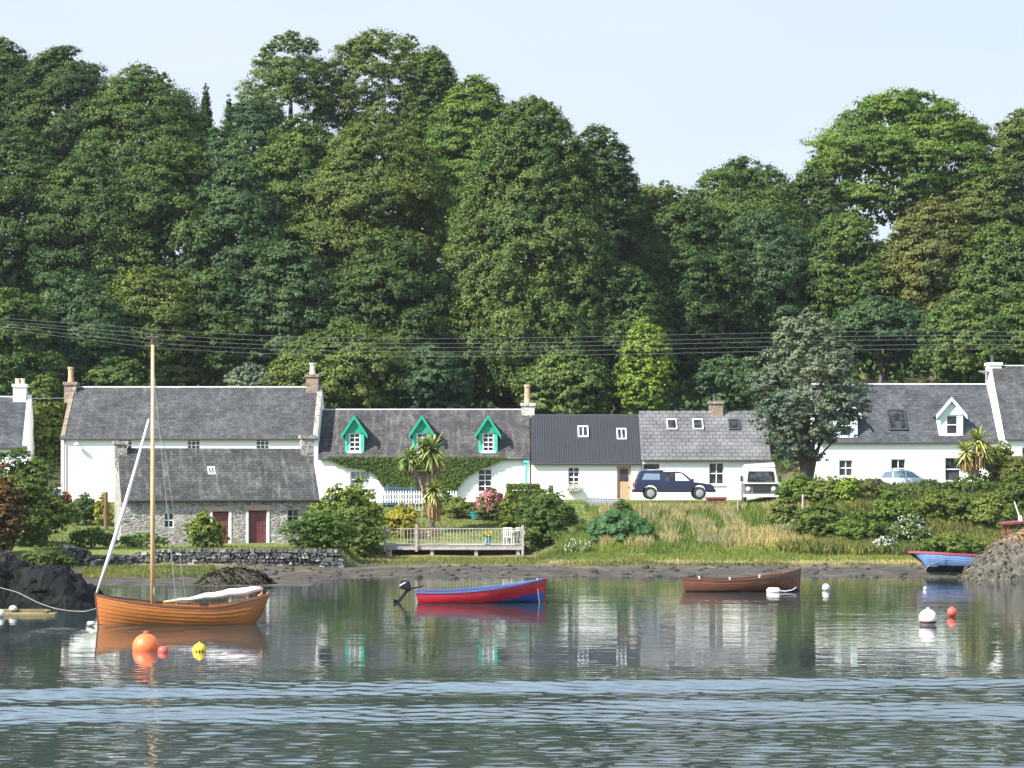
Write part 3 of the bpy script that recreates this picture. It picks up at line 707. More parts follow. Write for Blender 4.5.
        tb.build('bargeboard', M[trim or mat], o)
        f = MB(); e = .07
        f.box(wx0,wx0+e,yf+.02,yf+.09,wz0,wz1); f.box(wx1-e,wx1,yf+.02,yf+.09,wz0,wz1)
        f.box(wx0+e,wx1-e,yf+.02,yf+.09,wz0,wz0+e); f.box(wx0+e,wx1-e,yf+.02,yf+.09,wz1-e,wz1)
        for k in range(1, rows): zz = wz0+(wz1-wz0)*k/rows; f.box(wx0+e,wx1-e,yf+.025,yf+.085,zz-.03,zz+.03)
        for k in range(1, cols): xx = wx0+(wx1-wx0)*k/cols; f.box(xx-.02,xx+.02,yf+.03,yf+.08,wz0+e,wz1-e)
        f.box(wx0-.1,wx1+.1,yf-.1,yf-.003,wz0-.1,wz0)
        f.cur = 1; f.box(wx0,wx1,yf+.095,yf+.115,wz0,wz1)
        f.build('window', [M['white_paint'], M['glass']], o)

M['mid_green'] = simple('mid_green', (.06,.42,.3), .45, .15)
# far left white house, turned a little
h = House('cottage', 'white slate-roofed cottage cut by the left edge, with a white two-pot chimney', -38, 27, 133, 500, 446, 398, 6.0, rz=7, roof='slate_blue')
h.walls(); h.roof(cap='lead'); h.skew(h.W-.26)
h.chimney(13, 26, 384, 'white_wall', (.3,.72), poth=.35, potmat='pot_buff', yc=3.0)
# long house with high small windows
h1_ = House('house', 'long white house with slate roof and two brown stone chimneys behind the stone barn', 61, 318, 133, 506, 437, 388.5, 6.4, roof='slate')
for x0, x1 in ((118,132),(187,200),(256,269)): h1_.win(x0, x1, 437.6, 449, 3, 3, sill=False)
h1_.walls(); h1_.roof(); h1_.skew(0, mat='stone_chim'); h1_.skew(h1_.W-.3, .3, 'stone_barn')
h1_.chimney(64, 76, 382, 'stone_chim', (.45,), cope='stone_chim', poth=.95, potr=.2, dy=.9)
h1_.chimney(306, 318, 374, 'stone_chim', (.5,), cope='stone_chim', poth=.7, potr=.2, potmat='pot_buff', dy=.9)
b = MB(); b.tube([(.22,-.1,h1_.he-.1),(.22,-.1,-.3)], .05, 8); b.build('downpipe', M['gutter_pink'], h1_.root)
b = MB(); lx, lz = h1_.hit(78, 443); b.tube([(lx,0,lz),(lx,-.35,lz)], .03, 6); b.lathe((lx,-.35,lz-.15), [(.02,.2),(.2,.05),(.18,0)][::-1], 12); b.build('wall_lamp', M['lead'], h1_.root)
# green dormer cottage
g = House('cottage', 'white cottage with three emerald green gabled dormers and a purplish slate roof', 318.5, 530, 133, 502, 457, 411, 6.2, roof='slate_purple')
g.win(350, 370, 471, 488, 2, 2, glass='glass_curtain'); g.win(478, 492, 469, 492, 2, 4); g.door(415, 427, 472, 'brown_door', 0, None)
g.walls(); g.roof()
for cxp in (354.5, 422, 488): g.dormer(cxp-9.5, cxp+9.5, 417, 431.5, 454.5, 'mid_green', cxp-5.5, cxp+6, 433, 451.5, trim='green_paint', roofm=M['green_paint'] if False else None)
g.chimney(521.5, 534.5, 403, 'stone_patchy', (.45,), poth=1.15, potr=.21, dy=.9)
b = MB(); b.tube([(g.W-.25,-.1,g.he-.1),(g.W-.25,-.1,-.3)], .055, 8); b.box(g.W-.4,g.W-.1,-.22,-.02,g.he-.35,g.he-.12); b.build('downpipe', M['turquoise'], g.root)
# dark metal roof cottage
k = House('cottage', 'white cottage with dark ribbed metal roof, tan door and two small roof lights', 531.5, 641, 132.6, 504, 462, 416.5, 6.2, roof='corrugated')
k.win(568, 579.5, 467, 487, 2, 4); k.door(617, 631, 466, 'tan_door', 1, None)
k.walls(); k.roof(cap='dark_metal')
k.skylight(578, 588, 428.5, 439.5, cols=2, raised=.14); k.skylight(617, 626, 430, 441, cols=2, raised=.06)
lx, lz = k.hit(573.5, 487.5); b = MB(); b.box(lx-.4, lx+.4, -.32, -.08, lz-.22, lz); b.build('window_box', M['grey_wood'], k.root)
C = np.stack([rng.uniform(lx-.4, lx+.4, 160), rng.uniform(-.36,-.06,160), lz+rng.uniform(-.1,.22,160)], 1); V, Fq = leaf_quads(C, np.tile([0,-1,.5],(160,1)), .1); np_mesh('window_flowers', V, Fq, M['petal_white'], k.root)['kind'] = 'stuff'
# grey tiled cottage
t4 = House('cottage', 'white cottage with pale grey tiled roof and three roof lights in a row', 641.6, 771, 132.6, 504, 458.5, 413, 6.2, roof='tile_grey')
t4.win(643.5, 659.5, 464, 469.5, 1, 1, frame='dark_metal', sill=False); t4.win(709, 724, 462.5, 484.5, 2, 2)
t4.walls(); t4.roof(cap='tile_grey')
for a_, c_ in ((667,676.5),(693,702.5),(729,739)): t4.skylight(a_, c_, 421, 431.5, frame='dark_metal' if a_ > 720 else 'lead')
t4.chimney(710, 723, 401, 'render_dark' if False else 'stone_chim', (.4,), poth=.45, potmat='dark_metal', potr=.12)
# right hand house
r5 = House('house', 'white house with two white gabled dormers and tall white chimney, behind the shrub bank', 818, 1003, 137, 490, 440.5, 385.5, 6.6, roof='slate_blue')
r5.win(839, 853, 460, 476, 2, 2); r5.win(891, 906, 459, 478, 2, 2); r5.win(945, 961, 457.5, 481, 1, 2)
r5.walls(); r5.roof()
r5.dormer(835.5, 857.5, 400, 413, 439.5, 'pale_blue', 840.5, 852, 415, 436, cols=1, rows=2, trim='white_paint')
r5.dormer(939, 963, 399, 413, 438, 'pale_blue', 946, 958, 415, 434.5, cols=1, rows=2, trim='white_paint')
r5.skylight(889.5, 904, 411.5, 432, frame='dark_metal', raised=.12)
r5.skew(r5.W-.3, .3)
r5.chimney(989, 1001.5, 362.5, 'white_wall', (.4,), potmat='dark_metal', poth=.5, potr=.13, yc=3.0, dy=1.0, low=1.0)
lx, lz = r5.hit(983, 372, 3.0)
b = MB(); b.tube([(lx+.45,3.0,lz-.2),(lx,2.9,lz-.1),(lx,2.7,lz)], .03, 6)
b.lathe((lx,2.75,lz), [(.02,-.08),(.25,-.05),(.4,.04),(.38,.05)], 14)
sdish = b.build('satellite_dish', M['lead'], r5.root)
# end house at right edge
e6 = House('cottage', 'white cottage with dark slate roof cut by the right edge', 1004.5, 1110, 136, 486, 437, 367, 7.4, roof='slate')
e6.win(1022, 1034, 447, 462, 2, 2); e6.walls(); e6.roof()
# stone barn
ba = House('barn', 'low rubble stone barn with mossy slate roof and two dark red doors', 121, 319, 110.6, 545.5, 498, 450.5, 4.9, rz=14, wall='stone_barn', roof='slate_barn')
ba.win(164, 174, 512.5, 528, 2, 2, sill=False); ba.win(287.5, 299, 509.5, 523.5, 2, 2, frame='turquoise' if False else 'grey_wood', sill=False)
ba.door(212, 229, 511.5, 'red_door', 0, True, 'dark red left barn door behind a bush'); ba.door(248, 267, 510.5, 'red_door', 0, True)
ba.walls(.35); ba.roof(cap='slate_barn'); ba.skylight(208, 214.5, 468, 476, cols=2, frame='lead', raised=.03)
ba.chimney(115, 127, 441, 'stone_barn', (), cope='stone_barn', dy=.8); ba.chimney(302, 314, 435, 'stone_barn', (), cope='stone_barn', dy=.8)
for hx in ((212,229),(248,267)):
    for q in hx:
        jb = MB(); lx = ba.hit(q, 530)[0]; jb.box(lx-.1 if q == hx[0] else lx-.01, lx+.02 if q == hx[0] else lx+.12, -.025, .12, .02, 1.68); jb.build('door_jamb', M['white_wall'], ba.root)

# ------------------------------------------------------------------ boats
def wood(name, c1, c2, rough=.35, sc=(1.2, 9, 14)):
    m = NM(name); o = m.obj(); n = m.noise(m.mapv(o, sc), 1.5, 5, .6)
    m.P(Base_Color=m.ramp(n, [(.3, c1), (.7, c2)]), Roughness=rough, Coat_Weight=.3); return m.mat
M['varnish'] = wood('varnish', (.27,.09,.018), (.37,.13,.028))
M['varnish_dark'] = wood('varnish_dark', (.09,.032,.016), (.17,.062,.03))
M['spar'] = wood('spar', (.5,.33,.15), (.65,.45,.24), .4, (9,9,1.2))
M['sail'] = simple('sail', (.78,.74,.76), .8, .05)
M['rope'] = simple('rope', (.27,.27,.25), .9)
M['boat_red'] = simple('boat_red', (.42,.015,.03), .35, .15, 3)
M['boat_blue'] = simple('boat_blue', (.03,.06,.24), .35, .15, 3)
M['boat_skyblue'] = simple('boat_skyblue', (.11,.2,.42), .4, .2, 3)
M['boat_paleblue'] = simple('boat_paleblue', (.13,.22,.4), .45, .15, 3)
M['boat_dark'] = simple('boat_dark', (.012,.016,.018), .6, .2, 3, spec=.2)
M['gunwale_red'] = simple('gunwale_red', (.22,.04,.06), .5)
M['inside_grey'] = simple('inside_grey', (.08,.12,.28), .6)

def hull(name, parent, L, beam, sheer, keel, stem_rake, tran_w, mats, matf, strakes=9, n=72, double=False, bottom=.35):
    """bow at +x L/2, stern at -x -L/2. sheer(t), keel(t) heights; t 0 stern..1 bow"""
    b = MB(); rows = []
    for i in range(n+1):
        t = i/n
        if double: w_ = beam/2*max(math.sin(math.pi*t), 0)**.6
        else: w_ = beam/2*(tran_w + (1-tran_w)*math.sin(min(t/.45, 1)*math.pi/2))*(1 if t < .45 else max(1-((t-.45)/.55)**2.4, 0)**.85)
        w_ = max(w_, .02); zs, zk = sheer(t), keel(t); sec = []
        for j in range(strakes+1):
            u = j/strakes; yy = w_*math.sin(u*math.pi/2)**(.55+.9*max(t-.5, 0)*2); zz = zk+(zs-zk)*(1-math.cos(u*math.pi/2))**(.85-.25*t if not double else .8)
            x = -L/2 + L*t
            rk = stem_rake*max(0, (t-.8)/.2)**1.5*(u-1); tr = .10*L*max(0, (.2-t)/.2)**1.5*(1-u)*(.6 if not double else 1)
            lip = .012
            sec.append((x+rk+tr, yy, zz, lip if 0 < j else 0))
        rows.append(sec)
    for i in range(n):
        for j in range(strakes):
            for sg in (1, -1):
                A, B_, C_, D_ = rows[i][j], rows[i+1][j], rows[i+1][j+1], rows[i][j+1]
                zmid = (A[2]+C_[2])/2; b.cur = matf(j/strakes, zmid, (i+.5)/n)
                p = [(A[0], sg*(A[1]+.014*(j>0)), A[2]), (B_[0], sg*(B_[1]+.014*(j>0)), B_[2]), (C_[0], sg*C_[1], C_[2]), (D_[0], sg*D_[1], D_[2])]
                b.face(p if sg == 1 else p[::-1])
                if j > 0:    # the lap under each plank
                    b.face([(A[0], sg*A[1], A[2]), (B_[0], sg*B_[1], B_[2]), (B_[0], sg*(B_[1]+.014), B_[2]), (A[0], sg*(A[1]+.014), A[2])])
    b.cur = len(mats)-1                  # inner skin
    for i in range(n):
        for j in range(1, strakes):
            for sg in (1, -1):
                q_ = [(p[0], sg*max(p[1]-.03, .0), p[2]+.012*(j < strakes-1)) for p in (rows[i][j], rows[i+1][j], rows[i+1][j+1], rows[i][j+1])]
                b.face(q_[::-1] if sg == 1 else q_)
    if not double:
        b.cur = matf(.9, 1, 0); s0 = rows[0]
        b.face([(p[0], p[1], p[2]) for p in s0]+[(p[0], -p[1], p[2]) for p in s0[::-1]])
    o = b.build(name, mats, parent)
    return o, rows
def rail(parent, rows, mat, w=.035, h=.05, name='gunwale'):
    b = MB()
    for sg in (1, -1):
        for i in range(len(rows)-1):
            A, B_ = rows[i][-1], rows[i+1][-1]
            b.hexa([(A[0],sg*(A[1]-w),A[2]-h*.6),(B_[0],sg*(B_[1]-w),B_[2]-h*.6),(B_[0],sg*(B_[1]+w),B_[2]-h*.6),(A[0],sg*(A[1]+w),A[2]-h*.6),
                    (A[0],sg*(A[1]-w),A[2]+h*.4),(B_[0],sg*(B_[1]-w),B_[2]+h*.4),(B_[0],sg*(B_[1]+w),B_[2]+h*.4),(A[0],sg*(A[1]+w),A[2]+h*.4)])
    return b.build(name, mat, parent)
def thwarts(parent, rows, ts, z_off, mat, wd=.2):
    n = len(rows)-1
    for t in ts:
        s_ = rows[int(t*n)][-1]; MB().box(s_[0]-wd/2, s_[0]+wd/2, -s_[1]*.9, s_[1]*.9, s_[2]-z_off, s_[2]-z_off+.03).build('thwart', mat, parent)
def stemband(parent, rows, mat, x_out=.04, up=.08):
    s_ = rows[-1]; b = MB(); pts = [(p[0]+x_out*.4, 0, p[2]) for p in s_]; pts.append((pts[-1][0]+.01, 0, pts[-1][2]+up))
    b.tube(pts, .035, 6); return b.build('stem', mat, parent)
def floor_(parent, rows, mat, z):
    b = MB(); n = len(rows)
    pts = [r for r in rows[2:-4]]
    b.face([(r[-1][0], r[-1][1]*.8, z) for r in pts]+[(r[-1][0], -r[-1][1]*.8, z) for r in pts[::-1]])
    b.build('floorboards', mat, parent)

# 1 varnished sailing boat: bow left -> rotate 180
D1 = 66.9; s1 = F/D1; cx = PX((97+269)/2, D1); L1 = (269-97)/s1
bt = thing('sailing_boat', 'varnished orange clinker sailing boat with tall bare mast and furled white sail', 'sailing boat', (cx, D1, 0), R(180+4))
sh = lambda t: .55+.35*max(0,(t-.30)/.70)**2.0+.34*max(0,(.35-t)/.35)**1.7
kl = lambda t: -.30+.5*max(0,(.14-t)/.14)**1.6
_, rows = hull('hull', bt, L1, 1.75, sh, kl, .12, .50, [M['varnish']], lambda u,z,t: 0, 10)
rail(bt, rows, M['varnish_dark']); thwarts(bt, rows, (.2,.42,.62,.8), .16, M['varnish_dark']); stemband(bt, rows, M['varnish_dark']); floor_(bt, rows, M['varnish_dark'], -.02)
mx = -(PX(153, D1)-cx)
b = MB(); mt_z = PZ(345, D1); b.tube([(mx,0,-.1),(mx,0,mt_z*.5),(mx,0,mt_z)], [.075,.068,.045], 12); mast = b.build('mast', M['spar'], bt, smooth=True)
# furled jib on its stay, boom with stowed sail
bx = L1/2
p0 = Vector((bx-.02, 0, sh(1)+.05)); p1 = Vector((-(PX(149, D1)-cx), 0, PZ(419, D1)))
b = MB(); mid = (p0+p1)/2+Vector((-.04,0,-.06)); b.tube([p0, (p0*3+p1)/4+Vector((-.03,.0,-.05)), mid, (p0+p1*3)/4+Vector((-.03,0,-.04)), p1], [.035,.06,.06,.045,.025], 8); b.build('furled_jib', M['sail'], bt, smooth=True)
b = MB(); b.tube([p1, (mx, 0, mt_z*.74)], .008, 5); b.build('forestay', M['rope'], bt)
bo = Vector((-(PX(262, D1)-cx), 0, PZ(590.5, D1))); bi = Vector((-(PX(172, D1)-cx), 0, PZ(606, D1)+.1))
b = MB(); b.tube([bi-Vector((-.25,0,-.02)), bo+Vector((-.02,0,.03))], .04, 8); boom = b.build('boom', M['spar'], bt)
b = MB(); pts = [bi.lerp(bo, q)+Vector((0,.0,.05+.02*math.sin(q*22))) for q in np.linspace(0,1,12)]
b.tube(pts, [.02,.04,.05,.07,.09,.10,.11,.12,.12,.12,.09,.05], 8); b.build('stowed_sail', M['sail'], bt, smooth=True)
b = MB(); b.tube([bo+Vector((.05,0,.15)), bo+Vector((.02,0,-.12)), (bo.x+.12, 0, sh(.03))], .05, 6); b.build('tiller', M['varnish'], bt)
for k_, dx in ((1,.78),(-1,.95)):
    b = MB(); b.tube([(mx, 0, mt_z*.94), (mx-dx, .8*k_, sh(.55))], .009, 5); b.build('shroud', M['rope'], bt)
b = MB(); b.tube([(mx,0,.5),(mx-.06,.06,1.1)], .03, 6); b.build('cleat', M['rope'], bt)

# 2 red and blue boat
D2 = 78.2; s2 = F/D2; cx = PX((415+545)/2, D2); L2 = 130/s2
br = thing('rowing_boat', 'bright red open boat with blue gunwale, blue bow bottom and an outboard motor', 'motor boat', (cx, D2, 0), R(3))
sh2 = lambda t: .40+.44*max(0,(t-.2)/.8)**1.7
kl2 = lambda t: -.22+.04*t
_, rows = hull('hull', br, L2, 1.6, sh2, kl2, .03, .78, [M['boat_red'], M['boat_blue']], lambda u,z,t: 1 if z < -.02+.5*max(0,(t-.52)/.48)**1.1*.9 or u > .96 else 0, 14, 130)
rail(br, rows, M['inside_grey'], .04, .055); thwarts(br, rows, (.1,.35,.6,.82), .12, M['inside_grey']); stemband(br, rows, M['boat_red'], up=.05); floor_(br, rows, M['inside_grey'], .08)
b = MB(); b.tube([(L2/2-.28,-.17,sh2(1)+.03),(L2/2-.26,-.20,.4),(L2/2-.2,-.16,-.02)], .016, 5); b.build('painter_rope', M['sail'], br)
om = thing('outboard_motor', 'black outboard motor tilted on the stern of the red boat', 'outboard motor', (cx-L2/2-.02, D2, .38), R(3))
b = MB(); b.hexa([(-.52,-.13,.12),(-.1,-.13,.02),(-.1,.13,.02),(-.52,.13,.12),(-.5,-.11,.42),(-.16,-.11,.4),(-.16,.11,.4),(-.5,.11,.42)]); b.build('cowling', M['boat_dark'], om, bevel=.06)
b = MB(); b.hexa([(-.53,-.137,.2),(-.30,-.137,.32),(-.30,.137,.32),(-.53,.137,.2),(-.52,-.13,.26),(-.32,-.13,.37),(-.32,.13,.37),(-.52,.13,.26)]); b.build('cowling_band', M['lead'], om, bevel=.02)
b = MB(); b.hexa([(-.70,-.05,-.42),(-.58,-.05,-.46),(-.58,.05,-.46),(-.70,.05,-.42),(-.26,-.07,.12),(-.14,-.07,.1),(-.14,.07,.1),(-.26,.07,.12)]); b.build('drive_leg', M['boat_dark'], om)
b = MB(); b.ball((-.68,0,-.33), .08, .07); 
for q in range(3):
    a_ = q*2.09+.3; b.hexa([(-.76,0,-.33),(-.74,0,-.30),(-.74,.03,-.30),(-.76,.03,-.33)]+[(-.77+.02, math.cos(a_)*.17+d, -.33+math.sin(a_)*.15+e) for d, e in ((-.05,-.02),(-.02,.05),(.05,.02),(.02,-.05))])
b.build('propeller', M['boat_dark'], om)
b = MB(); b.tube([(-.12,0,.12),(.3,.05,.2)], .03, 6); b.build('tiller', M['boat_dark'], om)

# 3 brown rowing boat
D3 = 86.0; s3 = F/D3; cx = PX((681+800)/2, D3); L3 = 119/s3
b3 = thing('rowing_boat', 'dark varnished brown rowing boat with high bow and small white rowlocks', 'rowing boat', (cx, D3, 0), R(2))
sh3 = lambda t: .46+.40*max(0,(t-.35)/.65)**1.9+.06*max(0,(.3-t)/.3)
kl3 = lambda t: -.2
_, rows = hull('hull', b3, L3, 1.5, sh3, kl3, .04, .55, [M['varnish_dark'], M['boat_dark']], lambda u,z,t: 1 if z < .04 else 0, 10)
rail(b3, rows, M['varnish_dark']); thwarts(b3, rows, (.15,.4,.62), .14, M['varnish_dark']); stemband(b3, rows, M['varnish_dark']); floor_(b3, rows, M['varnish_dark'], .05)
for t in (.15,.40,.64):
    s_ = rows[int(t*72)][-1]; MB().lathe((s_[0], -s_[1], s_[2]), [(.03,0),(.03,.06),(.05,.11),(.02,.12)], 8).build('rowlock', M['sail'], b3)
# fender floating
def floatbuoy(name, label, px, py, r, D, mat, cat='buoy', sink=.15, rz=None, group=None, band=None, eye=True, neck=None):
    t = thing(name, label, cat, (PX(px, D), D, 0), .3, group)
    zc = PZ(py, D)
    MB().ball((0,0,zc), r, rz, 28, 18).build('float', M[mat], t, smooth=True)
    if neck: 
        b = MB(); b.lathe((0,0,zc+(rz or r)*.9), [(r*.2,-.02),(r*.18,r*.25),(r*.06,r*.28)], 10); b.build('eye', M[neck], t)
    if band:
        b = MB(); b.lathe((0,0,zc), [(r*1.012*math.cos(a_), (rz or r)*1.012*math.sin(a_)) for a_ in np.linspace(*band[1], 6)], 28); b.build('band', M[band[0]], t, smooth=True)
    return t
M['buoy_orange'] = simple('buoy_orange', (.85,.16,.05), .45, .06)
M['buoy_red'] = simple('buoy_red', (.75,.1,.07), .5, .1)
M['buoy_yellow'] = simple('buoy_yellow', (.75,.5,.03), .5, .1)
M['buoy_white'] = simple('buoy_white', (.75,.7,.66), .6, .12)
M['weed_dark'] = simple('weed_dark', (.12,.05,.04), .8)
def Dw(py): return CH*F/(py-HZ)
floatbuoy('mooring_buoy', 'large orange ball buoy floating in front of the sailing boat', 146, 647, 13.5/F*57.0, 57.0, 'buoy_orange', neck='buoy_red')
floatbuoy('mooring_buoy', 'small red-orange buoy touching the right of the large orange one', 163, 651, 5.2/F*56.2, 56.2, 'buoy_red', neck='boat_dark')
yb = floatbuoy('mooring_buoy', 'small yellow buoy with dark marks beside the orange buoys', 199.5, 650, 7/F*56.5, 56.5, 'buoy_yellow', neck='buoy_yellow')
b = MB()
for a_ in (-2.2,-1.75,-1.3): b.lathe((math.cos(a_)*.165, math.sin(a_)*.165, PZ(650.5,56.5)-.01), [(.002,-.04),(.02,-.03),(.022,.03),(.002,.04)], 6)
b.build('marking', M['boat_dark'], yb)
wb = floatbuoy('mooring_buoy', 'large white ball buoy with a rusty waterline on the right side of the water', 928, 618, 9/F*66.5, 66.5, 'buoy_white', band=('weed_dark', (-.62,-.30)), neck='buoy_white')
floatbuoy('mooring_buoy', 'small orange-red buoy right of the large white one', 952, 612, 4.8/F*70.5, 70.5, 'buoy_red', neck='buoy_red')
floatbuoy('mooring_buoy', 'small pinkish white buoy right of the brown rowing boat', 826, 587.5, 3.8/F*86.5, 86.5, 'buoy_white', neck='buoy_red')
floatbuoy('mooring_buoy', 'small white float beside the bow of the sailing boat', 91, 623.5, 4/F*66, 66, 'buoy_white', rz=.07)
floatbuoy('mooring_buoy', 'tiny white float in front of the blue beached boat', 925, 588.5, 1.8/F*87, 87, 'buoy_white')
fd = thing('fender', 'white sausage fender floating beside the brown rowing boat', 'fender', (PX(773.5, D3-.9), D3-.9, .06))
b = MB(); b.tube([(-.27,0,0),(-.22,0,0),(-.18,0,0),(.18,0,0),(.22,0,0),(.27,0,0)], [.04,.10,.125,.125,.10,.04], 14); b.build('float', M['buoy_white'], fd, smooth=True)
b = MB(); b.tube([(.26,0,0),(.45,.02,-.02),(.75,.2,.02),(.95,.6,.1)], .02, 5); b.build('rope', M['sail'], fd)

# 4 blue beached boat, behind the weedy rock
D4 = 98.6; s4 = F/D4
b4 = thing('rowing_boat', 'blue and pale-blue striped wooden boat with dark red gunwale beached by the rock', 'rowing boat', (PX(959, D4), D4+.3, .24), R(180-6))
b4.rotation_euler = (R(9), 0, R(174))
L4 = 98/s4
sh4 = lambda t: .62+.22*max(0,(t-.3)/.7)**1.6+.1*max(0,(.3-t)/.3)
_, rows = hull('hull', b4, L4, 1.6, sh4, lambda t: -.08+.02*t, 1.3, .7, [M['boat_skyblue'], M['boat_paleblue'], M['boat_dark'], M['gunwale_red']],
     lambda u,z,t: 2 if z < .17 or t > .965 else (1 if int(u*12) % 2 == 0 else 0), 12)
rail(b4, rows, M['gunwale_red'], .04, .1); thwarts(b4, rows, (.3,.6), .12, M['grey_wood']); stemband(b4, rows, M['boat_dark'], up=.02)
b = MB(); b.tube([(L4/2-.5,.15,.82),(L4/2-1.1,.6,.7),(L4/2-1.6,.74,.45),(L4/2-.9,.7,.2),(L4/2-.65,.75,-.1)], .015, 5); b.build('rope', M['rope'], b4)

# 5 wheelhouse boat behind the rock on the right edge
D5 = 101.5
wb5 = thing('fishing_boat', 'boat behind the weedy rock showing a dark red wheelhouse and short white mast', 'fishing boat', (PX(1064, D5), D5, .55), 0)
_, rows = hull('hull', wb5, 5.2, 1.9, lambda t: .8+.3*abs(t-.5)**1.5*2, lambda t: -.3, .2, .7, [M['boat_dark'], M['gunwale_red']], lambda u,z,t: 1 if u > .8 else 0, 9)
M['wheelhouse_red'] = simple('wheelhouse_red', (.25,.07,.05), .5, .2)
b = MB(); x0, x1 = -2.72, -.3; z0, z1 = .8, 1.72
for (a_, c_) in ((x0,x0+.1),(x0+.85,x0+.93),(x1-.1,x1)):
    for y_ in (-.55,.47): b.box(a_, c_, y_, y_+.08, z0, z1)
b.box(x0,x1,-.56,-.46,z0,z0+.25); b.box(x0,x1,.46,.56,z0,z0+.25); b.box(x0,x0+.08,-.46,.46,z0,z0+.25)
b.build('wheelhouse', M['wheelhouse_red'], wb5)
b = MB(); b.hexa([(x0-.15,-.7,z1),(x1,-.7,z1+.2),(x1,.7,z1+.2),(x0-.15,.7,z1),(x0-.15,-.7,z1+.09),(x1,-.7,z1+.3),(x1,.7,z1+.3),(x0-.15,.7,z1+.09)]); b.build('wheelhouse_roof', M['gunwale_red'], wb5)
b = MB(); b.tube([(-1.99,0,z1+.1),(-2.03,0,z1+.35),(-2.07,0,z1+.4),(-2.29,0,z1+1.05)], [.09,.09,.03,.025], 8); b.build('mast', M['white_paint'], wb5)

# ------------------------------------------------------------------ rocks
def rock(name, label, prof_px, D, depth, zbase, mat, seed, nx_=60, ny_=26, rough=.25, cat='rock', front=.35):
    """a hump whose ridge line follows the given (px,py) outline at distance D, with real depth both ways"""
    pp = sorted(prof_px); X0 = PX(pp[0][0], D); X1 = PX(pp[-1][0], D)
    xs_ = np.linspace(X0, X1, nx_); zt = np.interp(xs_, [PX(a, D) for a, _ in pp], [PZ(c, D) for _, c in pp])
    v = np.linspace(-1, 1, ny_); Vv = []
    for j_, q in enumerate(v):
        dep = depth*front if q < 0 else depth*(1-front)
        prf = max(1-abs(q)**2.2, 0)
        z_ = zbase + (zt-zbase)*prf
        y_ = D + q*dep*np.ones_like(xs_)*(.6+.4*np.clip((zt-zbase)/(zt.max()-zbase),0,1))
        nz = fbm(xs_*1.3+seed, (y_+z_*.8)*1.3, 4); nz2 = fbm(xs_*4+seed, (y_+z_)*4, 3)
        y_ = y_ + nz*rough*2.2 + nz2*rough*.6; z_ = z_ + (nz2*rough*.9 + fbm(xs_*2, y_*2+seed, 3)*rough)*min(prf*2, 1)
        Vv.append(np.stack([xs_+nz2*rough*.5, y_, z_], 1))
    V = np.concatenate(Vv); i_, j_ = np.meshgrid(np.arange(nx_-1), np.arange(ny_-1)); a_ = (j_*nx_+i_).ravel()
    base = np.array([(X0+X1)/2, D, zbase])
    o = np_mesh(name, V-base, np.stack([a_, a_+1, a_+nx_+1, a_+nx_], 1), mat, loc=tuple(base), smooth=False)
    return tag(o, label, cat)
# seaweed draped over the right mound and the low boulder
def drape(o_rock, n_, mat, ln, wd, label):
    me = o_rock.data; vv = np.array([v.co[:] for v in me.vertices])+np.array(o_rock.location); fc = [p for p in me.polygons]
    idx = rng.integers(0, len(fc), n_); C = np.array([np.mean(vv[list(fc[i].vertices)], axis=0) for i in idx])+rng.normal(0, .05, (n_, 3)); N_ = np.array([fc[i].normal[:] for i in idx])
    N_ *= np.where(N_[:, 2:3] < 0, -1, 1)
    dn = np.array([0,0,-1.0])-N_*(-N_[:, 2:3]); dn /= np.linalg.norm(dn, axis=1)[:, None]+1e-6; dn += rng.normal(0, .35, (n_, 3)); sd_ = np.cross(N_, dn)
    L_ = ln*rng.uniform(.4, 1.3, (n_, 1)); W_ = wd*rng.uniform(.5, 1.5, (n_, 1)); P0 = C+N_*.03; P1 = C+N_*.10+dn*L_*.5; P2 = C+N_*.02+dn*L_
    V = np.stack([P0-sd_*W_, P0+sd_*W_, P2+sd_*W_*.5+N_*.05, P1+sd_*W_*1.2*0-sd_*W_], 1).reshape(-1, 3)
    tag(np_mesh('seaweed', V, np.arange(4*n_).reshape(n_, 4), mat), label, kind='stuff')
m = NM('wet_rock'); p = m.pos(); sp = m.n('SeparateXYZ', {0: p}); 
c_ = m.ramp(m.noise(p, 1.3, 6, .7), [(.3,(.006,.007,.007)),(.55,(.012,.014,.014)),(.75,(.022,.021,.02))])
zz_ = m.math('ADD', sp.outputs[2], m.math('MULTIPLY', m.noise(p, 2, 4), .5))
c_ = m.mix(c_, (.16,.12,.10), m.math('MULTIPLY', m.mr(zz_, 1.75, 2.1), m.ramp(m.noise(p, 5, 4), [(.45,0),(.6,.8)])))
m.P(Base_Color=c_, Roughness=.8, Normal=m.bump(m.noise(p, 5, 6, .7), 1, .08)); m.b.inputs['Specular IOR Level'].default_value = .12; M['wet_rock'] = m.mat
m = NM('weedy_rock'); p = m.pos(); sp = m.n('SeparateXYZ', {0: p})
c_ = m.ramp(m.noise(m.mapv(p, (3,3,.8), (0,R(35),0)), 1.6, 6, .7), [(.3,(.02,.018,.014)),(.5,(.08,.074,.058)),(.75,(.18,.165,.135))])
zz_ = m.math('ADD', sp.outputs[2], m.math('MULTIPLY', m.noise(p, 2, 4), .5))
c_ = m.mix(c_, (.42,.22,.08), m.math('MULTIPLY', m.mr(zz_, 1.75, 2.25), m.ramp(m.noise(p, 3, 4), [(.4,.2),(.6,1)])))
m.P(Base_Color=c_, Roughness=.8, Normal=m.bump(m.noise(p, 6, 6, .7), 1, .1)); M['weedy_rock'] = m.mat
